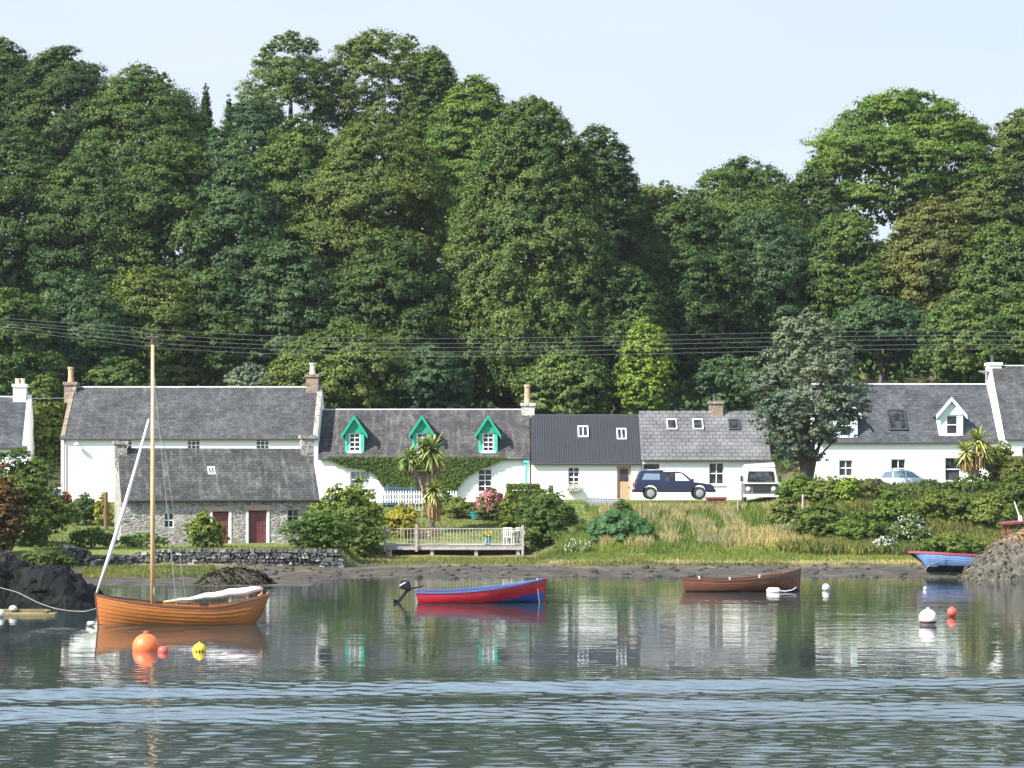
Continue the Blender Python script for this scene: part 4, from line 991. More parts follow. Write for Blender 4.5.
m = NM('boulder'); p = m.pos(); m.P(Base_Color=m.ramp(m.noise(p, 3, 6, .7), [(.35,(.02,.02,.014)),(.6,(.06,.055,.04)),(.75,(.2,.18,.15))]), Roughness=.9, Normal=m.bump(m.noise(p, 8, 4), .8, .05)); M['boulder'] = m.mat
rock('rock', 'big dark wet rock left of the sailing boat at the water edge', [(-60,528),(-20,540),(0,550),(14,562),(26,570),(40,568),(58,566),(72,572),(82,581),(90,588),(97,598),(101,608),(106,616)], 76, 7, -.4, M['wet_rock'], 5, 150, 60, .42, front=.4)
mound = rock('rock', 'weed-covered grey mound with orange top at the right edge of the shore', [(966,578),(973,567),(985,553),(997,542),(1009,535),(1024,530),(1060,524),(1110,530),(1140,575)], 96.5, 5, -.15, M['weedy_rock'], 11, 80, 30, .22, front=.5)
boul = rock('rock', 'low weedy boulder on the beach under the stone wall', [(196,588),(206,578),(222,571),(240,569),(256,573),(268,580),(276,588)], 91.5, 3, -.1, M['boulder'], 21, 50, 20, .22)
M['weed_grey'] = leaf_mat('weed_grey', [(.03,.027,.018),(.075,.068,.05),(.17,.155,.125)], .1); M['weed_rust'] = leaf_mat('weed_rust', [(.2,.1,.03),(.4,.22,.08),(.5,.35,.18)], .1); M['weed_black'] = leaf_mat('weed_black', [(.012,.012,.008),(.03,.028,.016),(.07,.06,.03)], .1)
rd = random.Random(4)
bst, PVs = [], []
for i in range(260):       # pebbles and small stones along the tide line: too many to count
    px = rd.uniform(180, 1000); D = rd.uniform(96.5, 104); 
    if px < 400: D = rd.uniform(93, 101)
    x = PX(px, D); r = rd.uniform(.05,.15)*(1.6 if rd.random() < .1 else 1)
    bst.append((x, D, h1(x, D), r))
b = MB()
for x, y, z, r in bst: b.ball((x, y, z+r*.2), r, r*.6, 7, 5)
tag(b.build('beach_stones', M['boulder'], None), 'small stones scattered along the muddy beach', kind='stuff')
drape(mound, 2600, M['weed_grey'], .16, .03, 'grey dried seaweed strands hanging on the right mound')
drape(boul, 1600, M['weed_black'], .12, .03, 'dark seaweed on the low boulder under the wall')
# ------------------------------------------------------------------ dry stone walls
def stone_wall(name, label, pA, pB, zb, zt, th, seed, sz=.26, tops=None):
    (xa, ya), (xb, yb_) = pA, pB; L = math.hypot(xb-xa, yb_-ya); ang = math.atan2(yb_-ya, xb-xa)
    b = MB(); rd = random.Random(seed); z = zb
    while z < zt:
        hgt = rd.uniform(.09,.17); x = 0
        while x < L:
            l = rd.uniform(.1,.34); u = x/L; lim = zt if tops is None else np.interp(u, tops[0], tops[1])
            if z < lim - .05:
                hh = min(hgt, lim-z+rd.uniform(0,.12)) * rd.uniform(.85,1.0)
                q = rd.uniform(-.09,.06); j = lambda s_=.04: rd.uniform(-s_, s_)
                p = [(x+.01+j(),q+j(),z+j()),(x+l-.01+j(),q+j(),z+j()),(x+l+j(),th,z+j()),(x+j(),th,z+j()),
                     (x+.03+j(),q+.04+j(),z+hh+j()),(x+l-.03+j(),q+.04+j(),z+hh+j()),(x+l+j(),th,z+hh+j()),(x+j(),th,z+hh+j())]
                b.hexa(p)
            x += l
        z += hgt
    o = b.build(name, M['dry_stone'], None, bevel=.025); o.location = (xa, ya, 0); o.rotation_euler = (0, 0, ang)
    return tag(o, label, 'stone wall')
stone_wall('stone_wall', 'long dry stone retaining wall below the barn', (PX(134,103.2),103.2), (PX(338,102.9),102.9), -.05, 1.05, .5, 3, tops=([0,.2,.35,.45,.6,.9,1],[.95,1.0,1.08,1.02,1.1,1.12,1.0]))
stone_wall('stone_wall', 'ruined lower dry stone wall at the left of the retaining wall', (PX(56,101.5),101.5), (PX(133,103.0),103.0), .2, 1.3, .6, 8, tops=([0,.1,.3,.45,.6,1],[1.2,1.35,1.15,.85,.8,.9]))
# ------------------------------------------------------------------ vehicles
M['car_blue'] = simple('car_blue', (.008,.012,.045), .25, .05); M['car_silver'] = simple('car_silver', (.72,.78,.8), .3, .05)
M['rubber'] = simple('rubber', (.02,.02,.02), .8); M['rim'] = simple('rim', (.32,.32,.33), .3, .1, metal=.3)
M['van_white'] = simple('van_white', (.55,.55,.53), .4, .06); M['van_grey'] = simple('van_grey', (.09,.1,.1), .5, .1)
M['trim_black'] = simple('trim_black', (.025,.025,.028), .5); M['lamp_clear'] = simple('lamp_clear', (.6,.6,.6), .1); M['lamp_red'] = simple('lamp_red', (.35,.03,.03), .3)
M['window_light'] = simple('window_light', (.16,.22,.28), .12, .1)
for q in ('car_blue','car_silver'): M[q].node_tree.nodes['Principled BSDF'].inputs['Coat Weight'].default_value = .8
def wheels(t, xs_, hw, r, w=.2):
    for x in xs_:
        for sg in (-1, 1):
            y0 = sg*hw; a = MB()
            ang = [2*math.pi*k/20 for k in range(20)]
            a.tube([(x,y0-sg*w,r),(x,y0-sg*.02,r)], r, 24) if False else None
            # wheel axis along y
            def ring(rad, y): return [(x+rad*math.cos(q), y, r+rad*math.sin(q)) for q in ang]
            def loft(mb, rings):
                b0 = len(mb.v)
                for rg in rings: mb.v += rg
                n_ = 20
                for i in range(len(rings)-1):
                    for k in range(n_): mb.f.append((b0+i*n_+k, b0+i*n_+(k+1)%n_, b0+(i+1)*n_+(k+1)%n_, b0+(i+1)*n_+k)); mb.m.append(0)
                mb.f.append(tuple(range(b0, b0+n_))); mb.m.append(0); mb.f.append(tuple(range(b0+(len(rings)-1)*n_, b0+len(rings)*n_))); mb.m.append(0)
            loft(a, [ring(r*.9, y0-sg*w), ring(r, y0-sg*(w-.03)), ring(r, y0-sg*.03), ring(r*.93, y0)])
            o = a.build('wheel', M['rubber'], t)
            a = MB(); loft(a, [ring(r*.6, y0+sg*.001-sg*.02), ring(r*.6, y0+sg*.012), ring(r*.5, y0+sg*.02), ring(r*.15, y0+sg*.03)]); a.build('rim', M['rim'], o)
def arch(xc, r, z0, n=9): return [(xc+r*math.cos(a), z0+r*math.sin(a)) for a in np.linspace(math.pi, 0, n)]
def body(t, prof_top, hw, archs, z0, mat, tumble=None, name='body', bevel=.05):
    poly = [(prof_top[0][0], z0)]
    for xc, r in archs: poly += arch(xc, r, z0)
    poly += [(prof_top[-1][0], z0)] + prof_top[::-1]
    b = MB(); b.prism(poly, -hw, hw)
    if tumble: b.v = [(x, y*(1-tumble[1]*max(0, z-tumble[0])), z) for x, y, z in b.v]
    return b.build(name, M[mat], t, bevel=bevel)
# navy estate / canopy pickup, front to the right
xc = PX(673.5, 128); zc = h1(xc, 128)
zc = PZ(499.5, 128)
su = thing('pickup_car', 'navy blue four wheel drive with canopy and roof bars parked before the cottages', 'car', (xc, 128, zc), 0)
hw = .87
body(su, [(-2.3,.85),(-2.22,1.02),(-.2,1.03),(1.05,1.02),(1.35,1.0),(2.15,.88),(2.3,.72)], hw, [(-1.38,.42),(1.45,.42)], .42, 'car_blue')
body(su, [(-2.24,1.03),(-2.0,1.62),(-1.75,1.70),(-.68,1.72),(-.62,1.62),(.1,1.63),(.42,1.58),(1.1,1.05)], hw-.04, [], 1.0, 'car_blue', (1.0,.16), name='cabin')
def pane(t, pts, y, name='side_window', mat='glass', both=True, sl=.16, z0=1.0):
    for sg in ((-1, 1) if both else (-1,)):
        b = MB(); f = lambda x, z: (x, sg*(y*(1-sl*max(0, z-z0))+.012), z); g_ = lambda x, z: (x, sg*(y*(1-sl*max(0, z-z0))-.02), z)
        n_ = len(pts); b0 = len(b.v); b.v += [f(*p) for p in pts]+[g_(*p) for p in pts]
        b.f.append(tuple(range(b0, b0+n_))); b.m.append(0)
        for i in range(n_): j = (i+1) % n_; b.f.append((b0+i, b0+j, b0+n_+j, b0+n_+i)); b.m.append(0)
        b.build(name, M[mat], t)
pane(su, [(-1.9,1.15),(-.85,1.15),(-.85,1.5),(-1.72,1.52)], hw-.04, mat='window_light'); pane(su, [(-.52,1.1),(-.02,1.1),(-.02,1.53),(-.5,1.53)], hw-.04)
pane(su, [(.06,1.1),(.86,1.1),(.42,1.50),(.06,1.53)], hw-.04, mat='sail')
b = MB(); b.hexa([(1.12,-.7,1.06),(1.16,-.7,1.05),(1.16,.7,1.05),(1.12,.7,1.06),(.46,-.66,1.56),(.5,-.66,1.57),(.5,.66,1.57),(.46,.66,1.56)]); b.build('windscreen', M['glass'], su)
wheels(su, (-1.38, 1.45), hw-.01, .37)
b = MB(); b.box(2.2,2.38,-.85,.85,.42,.62); b.build('bumper', M['trim_black'], su, bevel=.03); b = MB(); b.box(-2.4,-2.25,-.82,.82,.42,.6); b.build('bumper', M['trim_black'], su, bevel=.03)
for sg in (-1,1): b = MB(); b.box(2.08,2.25,sg*.6-.16,sg*.6+.22 if sg>0 else sg*.6+.16,.68,.86); b.build('headlight', M['lamp_clear'], su, bevel=.02)
for sg in (-1,1): b = MB(); b.box(-2.33,-2.2,sg*.78-.07,sg*.78+.07,.7,.98); b.build('tail_light', M['lamp_red'], su)
b = MB()
for sg in (-1,1): b.bar((-.9,sg*.55,1.79),(1.35,sg*.5,1.79),.04,.03)
for x in (-.5,.15): b.box(x-.02,x+.02,-.6,.6,1.66,1.77)
b.build('roof_rack', M['grey_wood'], su)
b = MB(); b.box(.98,1.12,-1.0,-.86,1.06,1.2); b.build('wing_mirror', M['car_blue'], su, bevel=.02); b = MB(); b.box(.98,1.12,.86,1.0,1.06,1.2); b.build('wing_mirror', M['car_blue'], su, bevel=.02)
b = MB()
for sg in (-1,1): b.box(-.95,1.0,sg*hw-.01,sg*hw+.01,.5,.6)
b.build('side_trim', M['trim_black'], su)
# camper van facing the water
xc = PX(761, 126.6); zc = PZ(504, 126.6)
cv = thing('camper_van', 'white and grey camper van facing the water beside the grey-green tree', 'camper van', (xc, 126.6, zc), R(-4)); cv.scale = (1.04, 1, 1.08)
b = MB(); w2 = .96
b.hexa([(-w2,0,.35),(w2,0,.35),(w2,4.4,.35),(-w2,4.4,.35),(-w2,.12,1.12),(w2,.12,1.12),(w2,4.4,1.12),(-w2,4.4,1.12)])
b.build('body', M['van_grey'], cv, bevel=.06)
b = MB(); b.hexa([(-w2,.14,1.12),(w2,.14,1.12),(w2,4.4,1.12),(-w2,4.4,1.12),(-w2+.14,.62,1.92),(w2-.14,.62,1.92),(w2-.14,4.35,1.95),(-w2+.14,4.35,1.95)]); cab = b.build('cab', M['van_white'], cv, bevel=.06)
b = MB(); b.hexa([(-.76,.17,1.2),(.76,.17,1.2),(.76,.25,1.2),(-.76,.25,1.2),(-.68,.47,1.75),(.68,.47,1.75),(.68,.55,1.75),(-.68,.55,1.75)]); b.v = [(x,y-.06,z) for x,y,z in b.v]; b.build('windscreen', M['glass'], cv)
b = MB(); b.hexa([(-.9,.8,1.94),(.85,.8,1.96),(.85,4.2,1.97),(-.9,4.2,1.95),(-.82,1.0,2.12),(.78,1.0,2.22),(.78,4.1,2.2),(-.82,4.1,2.12)]); b.build('roof_pod', M['van_white'], cv, bevel=.05)
b = MB(); b.box(-w2-.02,w2+.02,-.06,.05,1.08,1.14); b.build('waist_band', M['lead'], cv)
b = MB(); b.box(-.98,.98,-.12,.02,.36,.52); b.build('bumper', M['lead'], cv, bevel=.03)
for sg in (-1,1): b = MB(); b.ball((sg*.7,.03,.8), .13, .13, 14, 10, sy=.4); b.build('headlight', M['lamp_clear'], cv, smooth=True)
b = MB(); b.box(-.45,.45,-.02,.05,.66,.94); b.build('grille', M['trim_black'], cv)
for sg in (-1,1): b = MB(); b.box(sg*1.06-.07,sg*1.06+.07,.2,.3,1.2,1.5); b.build('wing_mirror', M['trim_black'], cv)
b = MB()
for x in (-1.0,): b.hexa([(-w2-.012,.5,1.2),(-w2,.5,1.2),(-w2,3.9,1.2),(-w2-.012,3.9,1.2),(-w2+.095,.75,1.8),(-w2+.11,.75,1.8),(-w2+.11,3.9,1.8),(-w2+.095,3.9,1.8)])
b.build('side_window', M['glass'], cv)
keep_v = cv
def wheels_y(t, ys_, hwx, r):
    for y in ys_:
        for sg in (-1,1):
            b = MB(); b.tube([(sg*hwx, y, r), (sg*(hwx-.18), y, r)], r, 20); o = b.build('wheel', M['rubber'], t)
            b = MB(); b.tube([(sg*(hwx+.01), y, r), (sg*(hwx-.03), y, r)], r*.55, 16); b.build('rim', M['rim'], o)
wheels_y(cv, (.85, 3.5), .95, .32)
# pale car behind the shrubs
xc = PX(903, 130.5); zc = PZ(493.5, 130.5)
pc = thing('hatchback_car', 'pale silver-blue car half hidden by shrubs in front of the right white house', 'car', (xc, 130.5, zc), 0)
body(pc, [(-1.95,.62),(-1.9,.82),(-1.3,.88),(1.0,.92),(1.75,.8),(1.95,.62)], .82, [(-1.25,.34),(1.2,.34)], .3, 'car_silver')
body(pc, [(-1.75,.86),(-1.25,1.3),(-.7,1.42),(.1,1.42),(.45,1.3),(1.05,.9)], .78, [], .85, 'car_silver', (.85,.25), name='cabin')
pane(pc, [(-1.45,.94),(-.75,.94),(-.75,1.33),(-1.2,1.27)], .78, mat='window_light', sl=.25, z0=.85); pane(pc, [(-.68,.94),(.0,.94),(.0,1.34),(-.68,1.34)], .78, mat='window_light', sl=.25, z0=.85); pane(pc, [(.07,.94),(.85,.94),(.4,1.27),(.07,1.33)], .78, mat='window_light', sl=.25, z0=.85)
wheels(pc, (-1.25,1.2), .81, .3)
for sg in (-1,1): b = MB(); b.box(1.8,1.93,sg*.6-.15,sg*.6+.15,.6,.74); b.build('headlight', M['lamp_clear'], pc)

# ------------------------------------------------------------------ deck, fences, garden things
Dd = 112.6; zd = PZ(545.5, Dd); xa, xb = PX(383.5, Dd), PX(523.5, Dd)
dk = thing('timber_deck', 'weathered grey timber deck on posts with a railing above the shore', 'deck', (xa, Dd, zd-1.0), 0)
def loc(px): return PX(px, Dd)-xa
wD = xb-xa; o_ = 1.0
b = MB(); 
for k_ in range(16): b.box(0, wD, .02+k_*.2, .2+k_*.2, o_-.035, o_)
b.build('deck_boards', M['grey_wood'], dk)
b = MB(); b.box(-.02, wD+.02, -.06, .0, o_-.22, o_+.004); b.box(-.06,-.0,.0,3.2,o_-.22,o_+.002); b.box(wD,wD+.06,.0,3.2,o_-.22,o_+.002); b.build('fascia', M['grey_wood'], dk)
for px in (388, 432, 476, 518): b = MB(); q = loc(px); b.box(q-.09, q+.09, .03, .21, -.45, o_-.04); b.build('post', M['grey_wood'], dk)
for px, hh in ((385, .98), (416.5, 1.1), (522.5, 1.05)): b = MB(); q = loc(px); b.box(q-.06, q+.06, -.18, -.063, -.3 if px > 500 else o_-.3, o_+hh); b.build('railing_post', M['grey_wood'], dk)
for xa_, xb_ in ((385.8,416),(417.2,522)):
    b = MB(); q0, q1 = loc(xa_), loc(xb_); b.box(q0, q1, -.15, -.09, o_+.84, o_+.89); b.box(q0, q1, -.14, -.10, o_+.08, o_+.12)
    n_ = int((q1-q0)/.16)
    for i in range(n_): xx = q0+(q1-q0)*(i+.5)/n_; b.box(xx-.016, xx+.016, -.135, -.105, o_+.12, o_+.84)
    b.build('railing', M['grey_wood'], dk)
MB().box(loc(391)-.05, loc(391)+.05, -.1, -.065, -.1, .8).build('post', M['grey_wood'], dk)
def garden(px, D, zp=None): x = PX(px, D); return (x, D, h1(x, D) if zp is None else zp)
zdk = zd
def chair(px, D, rz, label, col_, grp=None, z=None):
    t = thing('garden_chair', label, 'chair', (PX(px, D), D, z if z is not None else zdk), R(rz), grp)
    MB().box(-.25,.25,-.25,.25,.4,.44).build('seat', M[col_], t)
    b = MB()
    for k_ in range(5): b.box(-.25+k_*.11,-.2+k_*.11,.2,.24,.47,.88)
    b.box(-.25,.25,.195,.245,.84,.9); b.build('backrest', M[col_], t)
    for sx in (-.22,.22):
        for sy in (-.22,.22): MB().box(sx-.02,sx+.02,sy-.02,sy+.02,0,.4).build('leg', M[col_], t)
    for sx in (-.25,.25): MB().box(sx-.025,sx+.025,-.25,.25,.62,.65).build('armrest', M[col_], t)
    return t
chair(509, Dd+1.0, 160, 'white garden chair at the right end of the deck, left of the table', 'sail')
chair(519, Dd+1.7, 200, 'white garden chair tucked in the right corner of the deck', 'sail')
tb = thing('garden_table', 'small white garden table between chairs on the deck', 'table', (PX(514, Dd+1.2), Dd+1.2, zdk), 0)
MB().lathe((0,0,.7), [(.4,0),(.42,.02),(.4,.04)], 16).build('tabletop', M['sail'], tb)
for a_ in (0,1.57,3.14,4.71): b = MB(); b.tube([(math.cos(a_)*.3,math.sin(a_)*.3,0),(math.cos(a_)*.2,math.sin(a_)*.2,.7)], .02, 6); b.build('leg', M['sail'], tb)
# stack of brown timber steps/bench behind left railing
bn = thing('garden_bench', 'brown slatted wooden bench behind the left part of the deck railing', 'bench', (PX(428, Dd+1.5), Dd+1.5, zdk), 0)
b = MB(); [b.box(-.55,.55,-.2+.13*k_,-.1+.13*k_,.42,.46) for k_ in range(4)]; b.build('seat', M['brown_wood'], bn)
b = MB(); [b.box(-.55,.55,.28,.32,.52+.15*k_,.62+.15*k_) for k_ in range(3)]; b.box(-.5,-.44,.3,.34,.4,1.0); b.box(.44,.5,.3,.34,.4,1.0); b.build('backrest', M['brown_wood'], bn)
for sx in (-.5,.5):
    for sy in (-.18,.28): MB().box(sx-.03,sx+.03,sy-.03,sy+.03,0,.42).build('leg', M['brown_wood'], bn)
def pot(px, D, r, hh, mat, label, flowers=None, z=None, nm='plant_pot'):
    g0 = garden(px, D, z); t = thing(nm, label, 'plant pot', g0)
    MB().lathe((0,0,0), [(r*.7,0),(r,hh*.85),(r*1.08,hh*.86),(r*1.08,hh)], 16).build('pot', M[mat], t)
    if flowers:
        n_ = 150; C = rng.normal(0, 1, (n_,3))*[r*.7,r*.7,r*.45]+[0,0,hh+r*.6]; V, Fq = leaf_quads(C, np.tile([0,-.6,.6],(n_,1)), .11); np_mesh('foliage', V, Fq, M['leaf_bright'], t)
        n_ = 60; C = rng.normal(0, 1, (n_,3))*[r*.8,r*.7,r*.3]+[0,0,hh+r*1.1]; V, Fq = leaf_quads(C, np.tile([0,-.6,.6],(n_,1)), .09); np_mesh('flowers', V, Fq, M[flowers], t)['kind'] = 'stuff'
    return t
M['pot_blue'] = simple('pot_blue', (.18,.5,.55), .4); M['pot_teal'] = simple('pot_teal', (.02,.2,.2), .4)
pot(487.5, Dd+.5, .2, .36, 'pot_blue', 'pale blue pot with yellow flowers on the deck', 'petal_yellow', zdk)
pot(477, 123.5, .42, .42, 'pot_teal', 'wide teal tub on the lawn below the pink bush')
pot(429, 117, .12, .3, 'sail', 'small white pot at the foot of the cabbage palm')
# picket fence
def picket(x0p, x1p, D, label, htop=.75):
    xa_, xb_ = PX(x0p, D), PX(x1p, D); z_ = PZ(490.5, D)-htop; t = thing('picket_fence', label, 'fence', (xa_, D, z_), 0); L = xb_-xa_
    b = MB(); b.box(0,L,.03,.06,.2,.27); b.box(0,L,.03,.06,.5,.57); b.build('rail', M['white_paint'], t)
    b = MB(); n_ = int(L/.15)
    for i in range(n_+1): x_ = L*i/n_; b.prism([(x_-.036,.06),(x_+.036,.06),(x_+.036,htop-.06),(x_,htop),(x_-.036,htop-.06)], 0, .022)
    b.build('pickets', M['white_paint'], t)
    for q in np.arange(0, L+.1, 2.0): MB().box(q-.05,q+.05,.065,.15,-.3,.66).build('post', M['white_paint'], t)
picket(364, 456, 126, 'white picket fence in front of the green dormer cottage')
# dark blue cover behind the fence
tp = thing('tarpaulin', 'low dark blue tarpaulin cover behind the picket fence', 'tarpaulin', (PX(401,129), 129, h1(PX(401,129),129)), 0)
b = MB(); b.hexa([(-1.1,-.5,0),(1.1,-.5,0),(1.1,.6,0),(-1.1,.6,0),(-.95,-.25,1.15),(1.0,-.25,1.05),(1.0,.4,1.05),(-.95,.4,1.2)]); M['tarp'] = simple('tarp', (.012,.04,.06), .6, .2, bump=.3); b.build('cover', M['tarp'], tp, bevel=.08)
b = MB(); b.tube([(-.8,-.53,.02),(-.8,-.3,1.0),(-.8,.1,1.25)], .02, 5); b.tube([(.6,-.53,.02),(.6,-.3,1.0),(.6,.1,1.15)], .02, 5); b.build('rope', M['rope'], tp)
# white arch bench left of palm
wbn = thing('garden_bench', 'white garden bench under the picket fence left of the palm', 'bench', garden(413, 124.5), 0)
MB().box(-.55,.55,-.2,.2,.4,.45).build('seat', M['grey_wood'], wbn)
b = MB(); b.box(-.55,.55,.18,.22,.75,.83); [b.box(-.5+.2*k_,-.44+.2*k_,.185,.215,.45,.75) for k_ in range(6)]; b.build('backrest', M['grey_wood'], wbn)
for sx in (-.5,.5):
    for sy in (-.17,.17): MB().box(sx-.03,sx+.03,sy-.03,sy+.03,0,.4).build('leg', M['grey_wood'], wbn)
# wooden trestle by white wall
x_, z_ = PX(551,126), PZ(503,126)
tr = thing('wooden_trestle', 'dark wooden frame with a slanting brace standing against the white wall', 'trestle', (x_, 126, z_), 0)
MB().box(-.12,.14,0,.12,0,.98).build('post', M['brown_wood'], tr)
b = MB(); b.bar((-.12,.06,.25),(-.68,.06,.9),.12,.12); b.build('brace', M['brown_wood'], tr)
MB().box(-.7,.14,-.02,.14,.98,1.05).build('cross_bar', M['grey_wood'], tr)
# red brown trough, pale dinghy, log
tg = thing('planter_trough', 'low red-brown wooden trough on the grass between car and camper van', 'planter', (PX(716,125.2), 125.2, h1(PX(716,125.2),125.2)+.12), R(3))
b = MB(); b.hexa([(-.48,-.22,0),(.48,-.22,0),(.48,.22,0),(-.48,.22,0),(-.56,-.27,.34),(.56,-.27,.34),(.56,.27,.34),(-.56,.27,.34)]); M['trough'] = simple('trough', (.2,.06,.05), .8, .2); b.build('box', M['trough'], tg)
b = MB(); b.box(-.6,.6,-.31,-.27,.28,.38); b.box(-.6,.6,.27,.31,.28,.38); b.build('rim', M['trough'], tg)
dg = thing('dinghy', 'pale grey upturned dinghy lying in the grass by the tan door', 'dinghy', (PX(605,124.6), 124.6, h1(PX(605,124.6),124.6)+.1), R(12))
b = MB(); st = []
for i in range(13):
    t_ = i/12; w_ = .5*(math.sin(min(t_*1.1+.12,1)*math.pi/2))*(1 if t_ < .6 else math.sqrt(max(1-((t_-.6)/.4)**2,.01))); x = -1.1+2.2*t_
    st.append([(x, -w_, 0),(x,-w_*.8,.26),(x,0,.4-.05*t_),(x,w_*.8,.26),(x,w_,0)])
for i in range(12):
    for j_ in range(4): b.face([st[i][j_],st[i+1][j_],st[i+1][j_+1],st[i][j_+1]])
b.face(st[0]); b.face(st[-1]); M['dinghy'] = simple('dinghy', (.2,.21,.23), .6, .25, 4); b.build('hull', M['dinghy'], dg)
b = MB(); b.tube([(-1.1,0,.42),(1.1,0,.37)], .03, 6); b.build('keel', M['grey_wood'], dg)
for q, (pa, pb) in enumerate((((686,500),(686,491)),)): pass
for px, lab in ((657.5,'wooden bird table behind the blue car wheel'),(688,'wooden bird table under the middle of the blue car')):
    pass
lg = thing('fallen_log', 'pale grey weathered log leaning on the bank left of the shrubs', 'log', (PX(790,113.5), 113.5, h1(PX(790,113.5),113.5)-.05), 0)
b = MB(); b.tube([(-.35,0,.1),(-.05,.1,.5),(.25,.2,.85),(.45,.3,1.0)], [.2,.26,.24,.14], 9); b.build('trunk', M['bark_pale'], lg)
b = MB(); b.tube([(-.3,-.1,.25),(-.55,-.2,.3),(-.62,-.25,.05)], [.05,.04,.03], 6); b.tube([(-.3,-.1,.3),(-.1,-.25,.25),(.0,-.25,.2)], [.05,.04,.02], 6); b.build('branch', M['sail'], lg)
# old posts
def post(px, base_py, top_py, D, label, mat='grey_wood', r=.07, lean=0):
    x = PX(px, D); z0 = h1(x, D)-.3; z1 = PZ(top_py, D); b = MB(); b.tube([(x,D,z0),(x+lean,D,z1)], [r,r*.85], 8); o = b.build('wooden_post', M[mat], None, origin=(x, D, z0)); tag(o, label, 'post')
post(106, 536, 492, 114, 'old dark post standing by the left corner of the barn', 'brown_wood', .12)
post(803, 512, 494, 118, 'thin grey post among the shrubs right of the camper van')
post(738, 515, 497, 122, 'short pale post in the grass before the camper van', r=.04)
# floating plank
fp = thing('floating_pontoon', 'long yellowish plank raft floating at the foot of the dark rock', 'raft', (PX(20,72), 71.2, 0), R(2))
M['plank_dull'] = simple('plank_dull', (.2,.16,.07), .8, .3)
MB().box(-1.6,1.35,-.25,.25,-.06,.07).build('plank', M['plank_dull'], fp, bevel=.02)
MB().box(-1.5,.95,.45,.6,.05,.16).build('beam', M['plank_dull'], fp)
for x_ in (-.9, 1.0): MB().box(x_-.06,x_+.06,-.2,.62,.075,.14).build('cross_bar', M['plank_dull'], fp)
floatbuoy('mooring_buoy', 'pale grey float lying on the plank raft at the left edge', 13, 608.5, .13, 71.6, 'buoy_white', rz=.1)
floatbuoy('mooring_buoy', 'pinkish float cut by the left edge below the dark rock', 0.5, 613.5, .13, 70.2, 'buoy_white')
# mooring rope from rock to boat
pts = []
for q in np.linspace(0, 1, 24):
    D = 72.6 + (67.5-72.6)*q; px = -10+(98+10)*q; py = np.interp(q, [0,.25,.45,.6,.75,.88,1.0], [585,592,603,608.5,611,611.5,608]); 
    pts.append((PX(px, D), D, max(PZ(py, D), .02)))
b = MB(); b.tube(pts, .011, 5); o = b.build('mooring_rope', M['rope'], None, origin=pts[0]); tag(o, 'pale mooring rope sagging across the dark rock to the sailing boat', 'rope')
# telegraph pole and wires
Dp = 139.5
tpz = h1(PX(152.5,Dp), Dp)
tp_ = thing('telegraph_pole', 'dark telegraph pole head seen right behind the top of the boat mast', 'telegraph pole', (PX(152.5,Dp), Dp, tpz), 0)
topz = PZ(333, Dp)-tpz
b = MB(); b.tube([(0,0,-.5),(0,0,topz)], [.15,.11], 10); b.build('pole', M['bark'], tp_)
for k_ in range(2): 
    ca = MB().box(-.45,.45,-.14,-.05,topz-.3-.55*k_,topz-.2-.55*k_).build('cross_arm', M['bark'], tp_)
    for q in (-.4,.4): MB().lathe((q,-.09,topz-.2-.55*k_), [(.03,0),(.05,.04),(.05,.1),(.02,.12)], 8).build('insulator', M['dark_metal'], ca)
M['wire'] = simple('wire', (.2,.21,.22), .5)
lines = [((0,318),(152,329),(512,338),(760,333),(1060,333)), ((0,321),(152,334),(512,343),(760,338),(1060,337)), ((0,323),(152,338.5),(512,347),(760,342),(1060,341)),
         ((0,326),(152,343),(512,351.5),(760,347),(1060,345.5)), ((0,329),(152,347.5),(512,356),(760,351.5),(1060,350))]
names = ['topmost','second from the top','middle','second from the bottom','lowest']
for (L_, nm_) in zip(lines, names):
    px_ = np.linspace(-40, 1065, 120); a_ = [q[0] for q in L_]; c_ = [q[1] for q in L_]
    co1 = np.polyfit(a_[1:], c_[1:], 3); py_ = np.where(px_ < 152, np.interp(px_, a_[:2], c_[:2]), np.polyval(co1, px_))
    py_ = np.where(px_ < 0, c_[0]+(px_-0)*(c_[1]-c_[0])/152, py_)
    b = MB(); b.tube([(PX(q, Dp-.1), Dp-.1, PZ(r_, Dp-.1)) for q, r_ in zip(px_, py_)], .008, 4)
    o = b.build('overhead_wire', M['wire'], None, origin=(0, Dp, 10)); tag(o, f'{nm_} of the five overhead wires crossing in front of the wood', 'overhead wire', 'overhead wires')
b = MB(); b.tube([(PX(q, 133), 133.2, PZ(398+.6*math.sin(q/20), 133)) for q in (26,45,64)], .02, 4); o = b.build('overhead_wire', M['wire'], None, origin=(PX(26,133),133,9)); tag(o, 'short wire from the far left white chimney to the brown stone chimney', 'overhead wire')
# small dark blue shed in the gap
sdh = thing('garden_shed', 'small grey-blue shed with pale roof against the end of the long white house', 'shed', (PX(57,134), 134.3, h1(PX(57,134),134)), 0)
M['shed'] = simple('shed', (.12,.17,.2), .7, .2); zt = PZ(489,134)-sdh.location.z
MB().box(-1.6,.2,0,1.8,-.3,zt).build('wall', M['shed'], sdh); MB().box(-1.7,.3,-.1,1.9,zt+.002,zt+.1).build('roof', M['lead'], sdh)
b = MB().box(-1.1,-.5,-.03,0,0,zt-.25); d_ = b.build('door', M['window_light'], sdh)
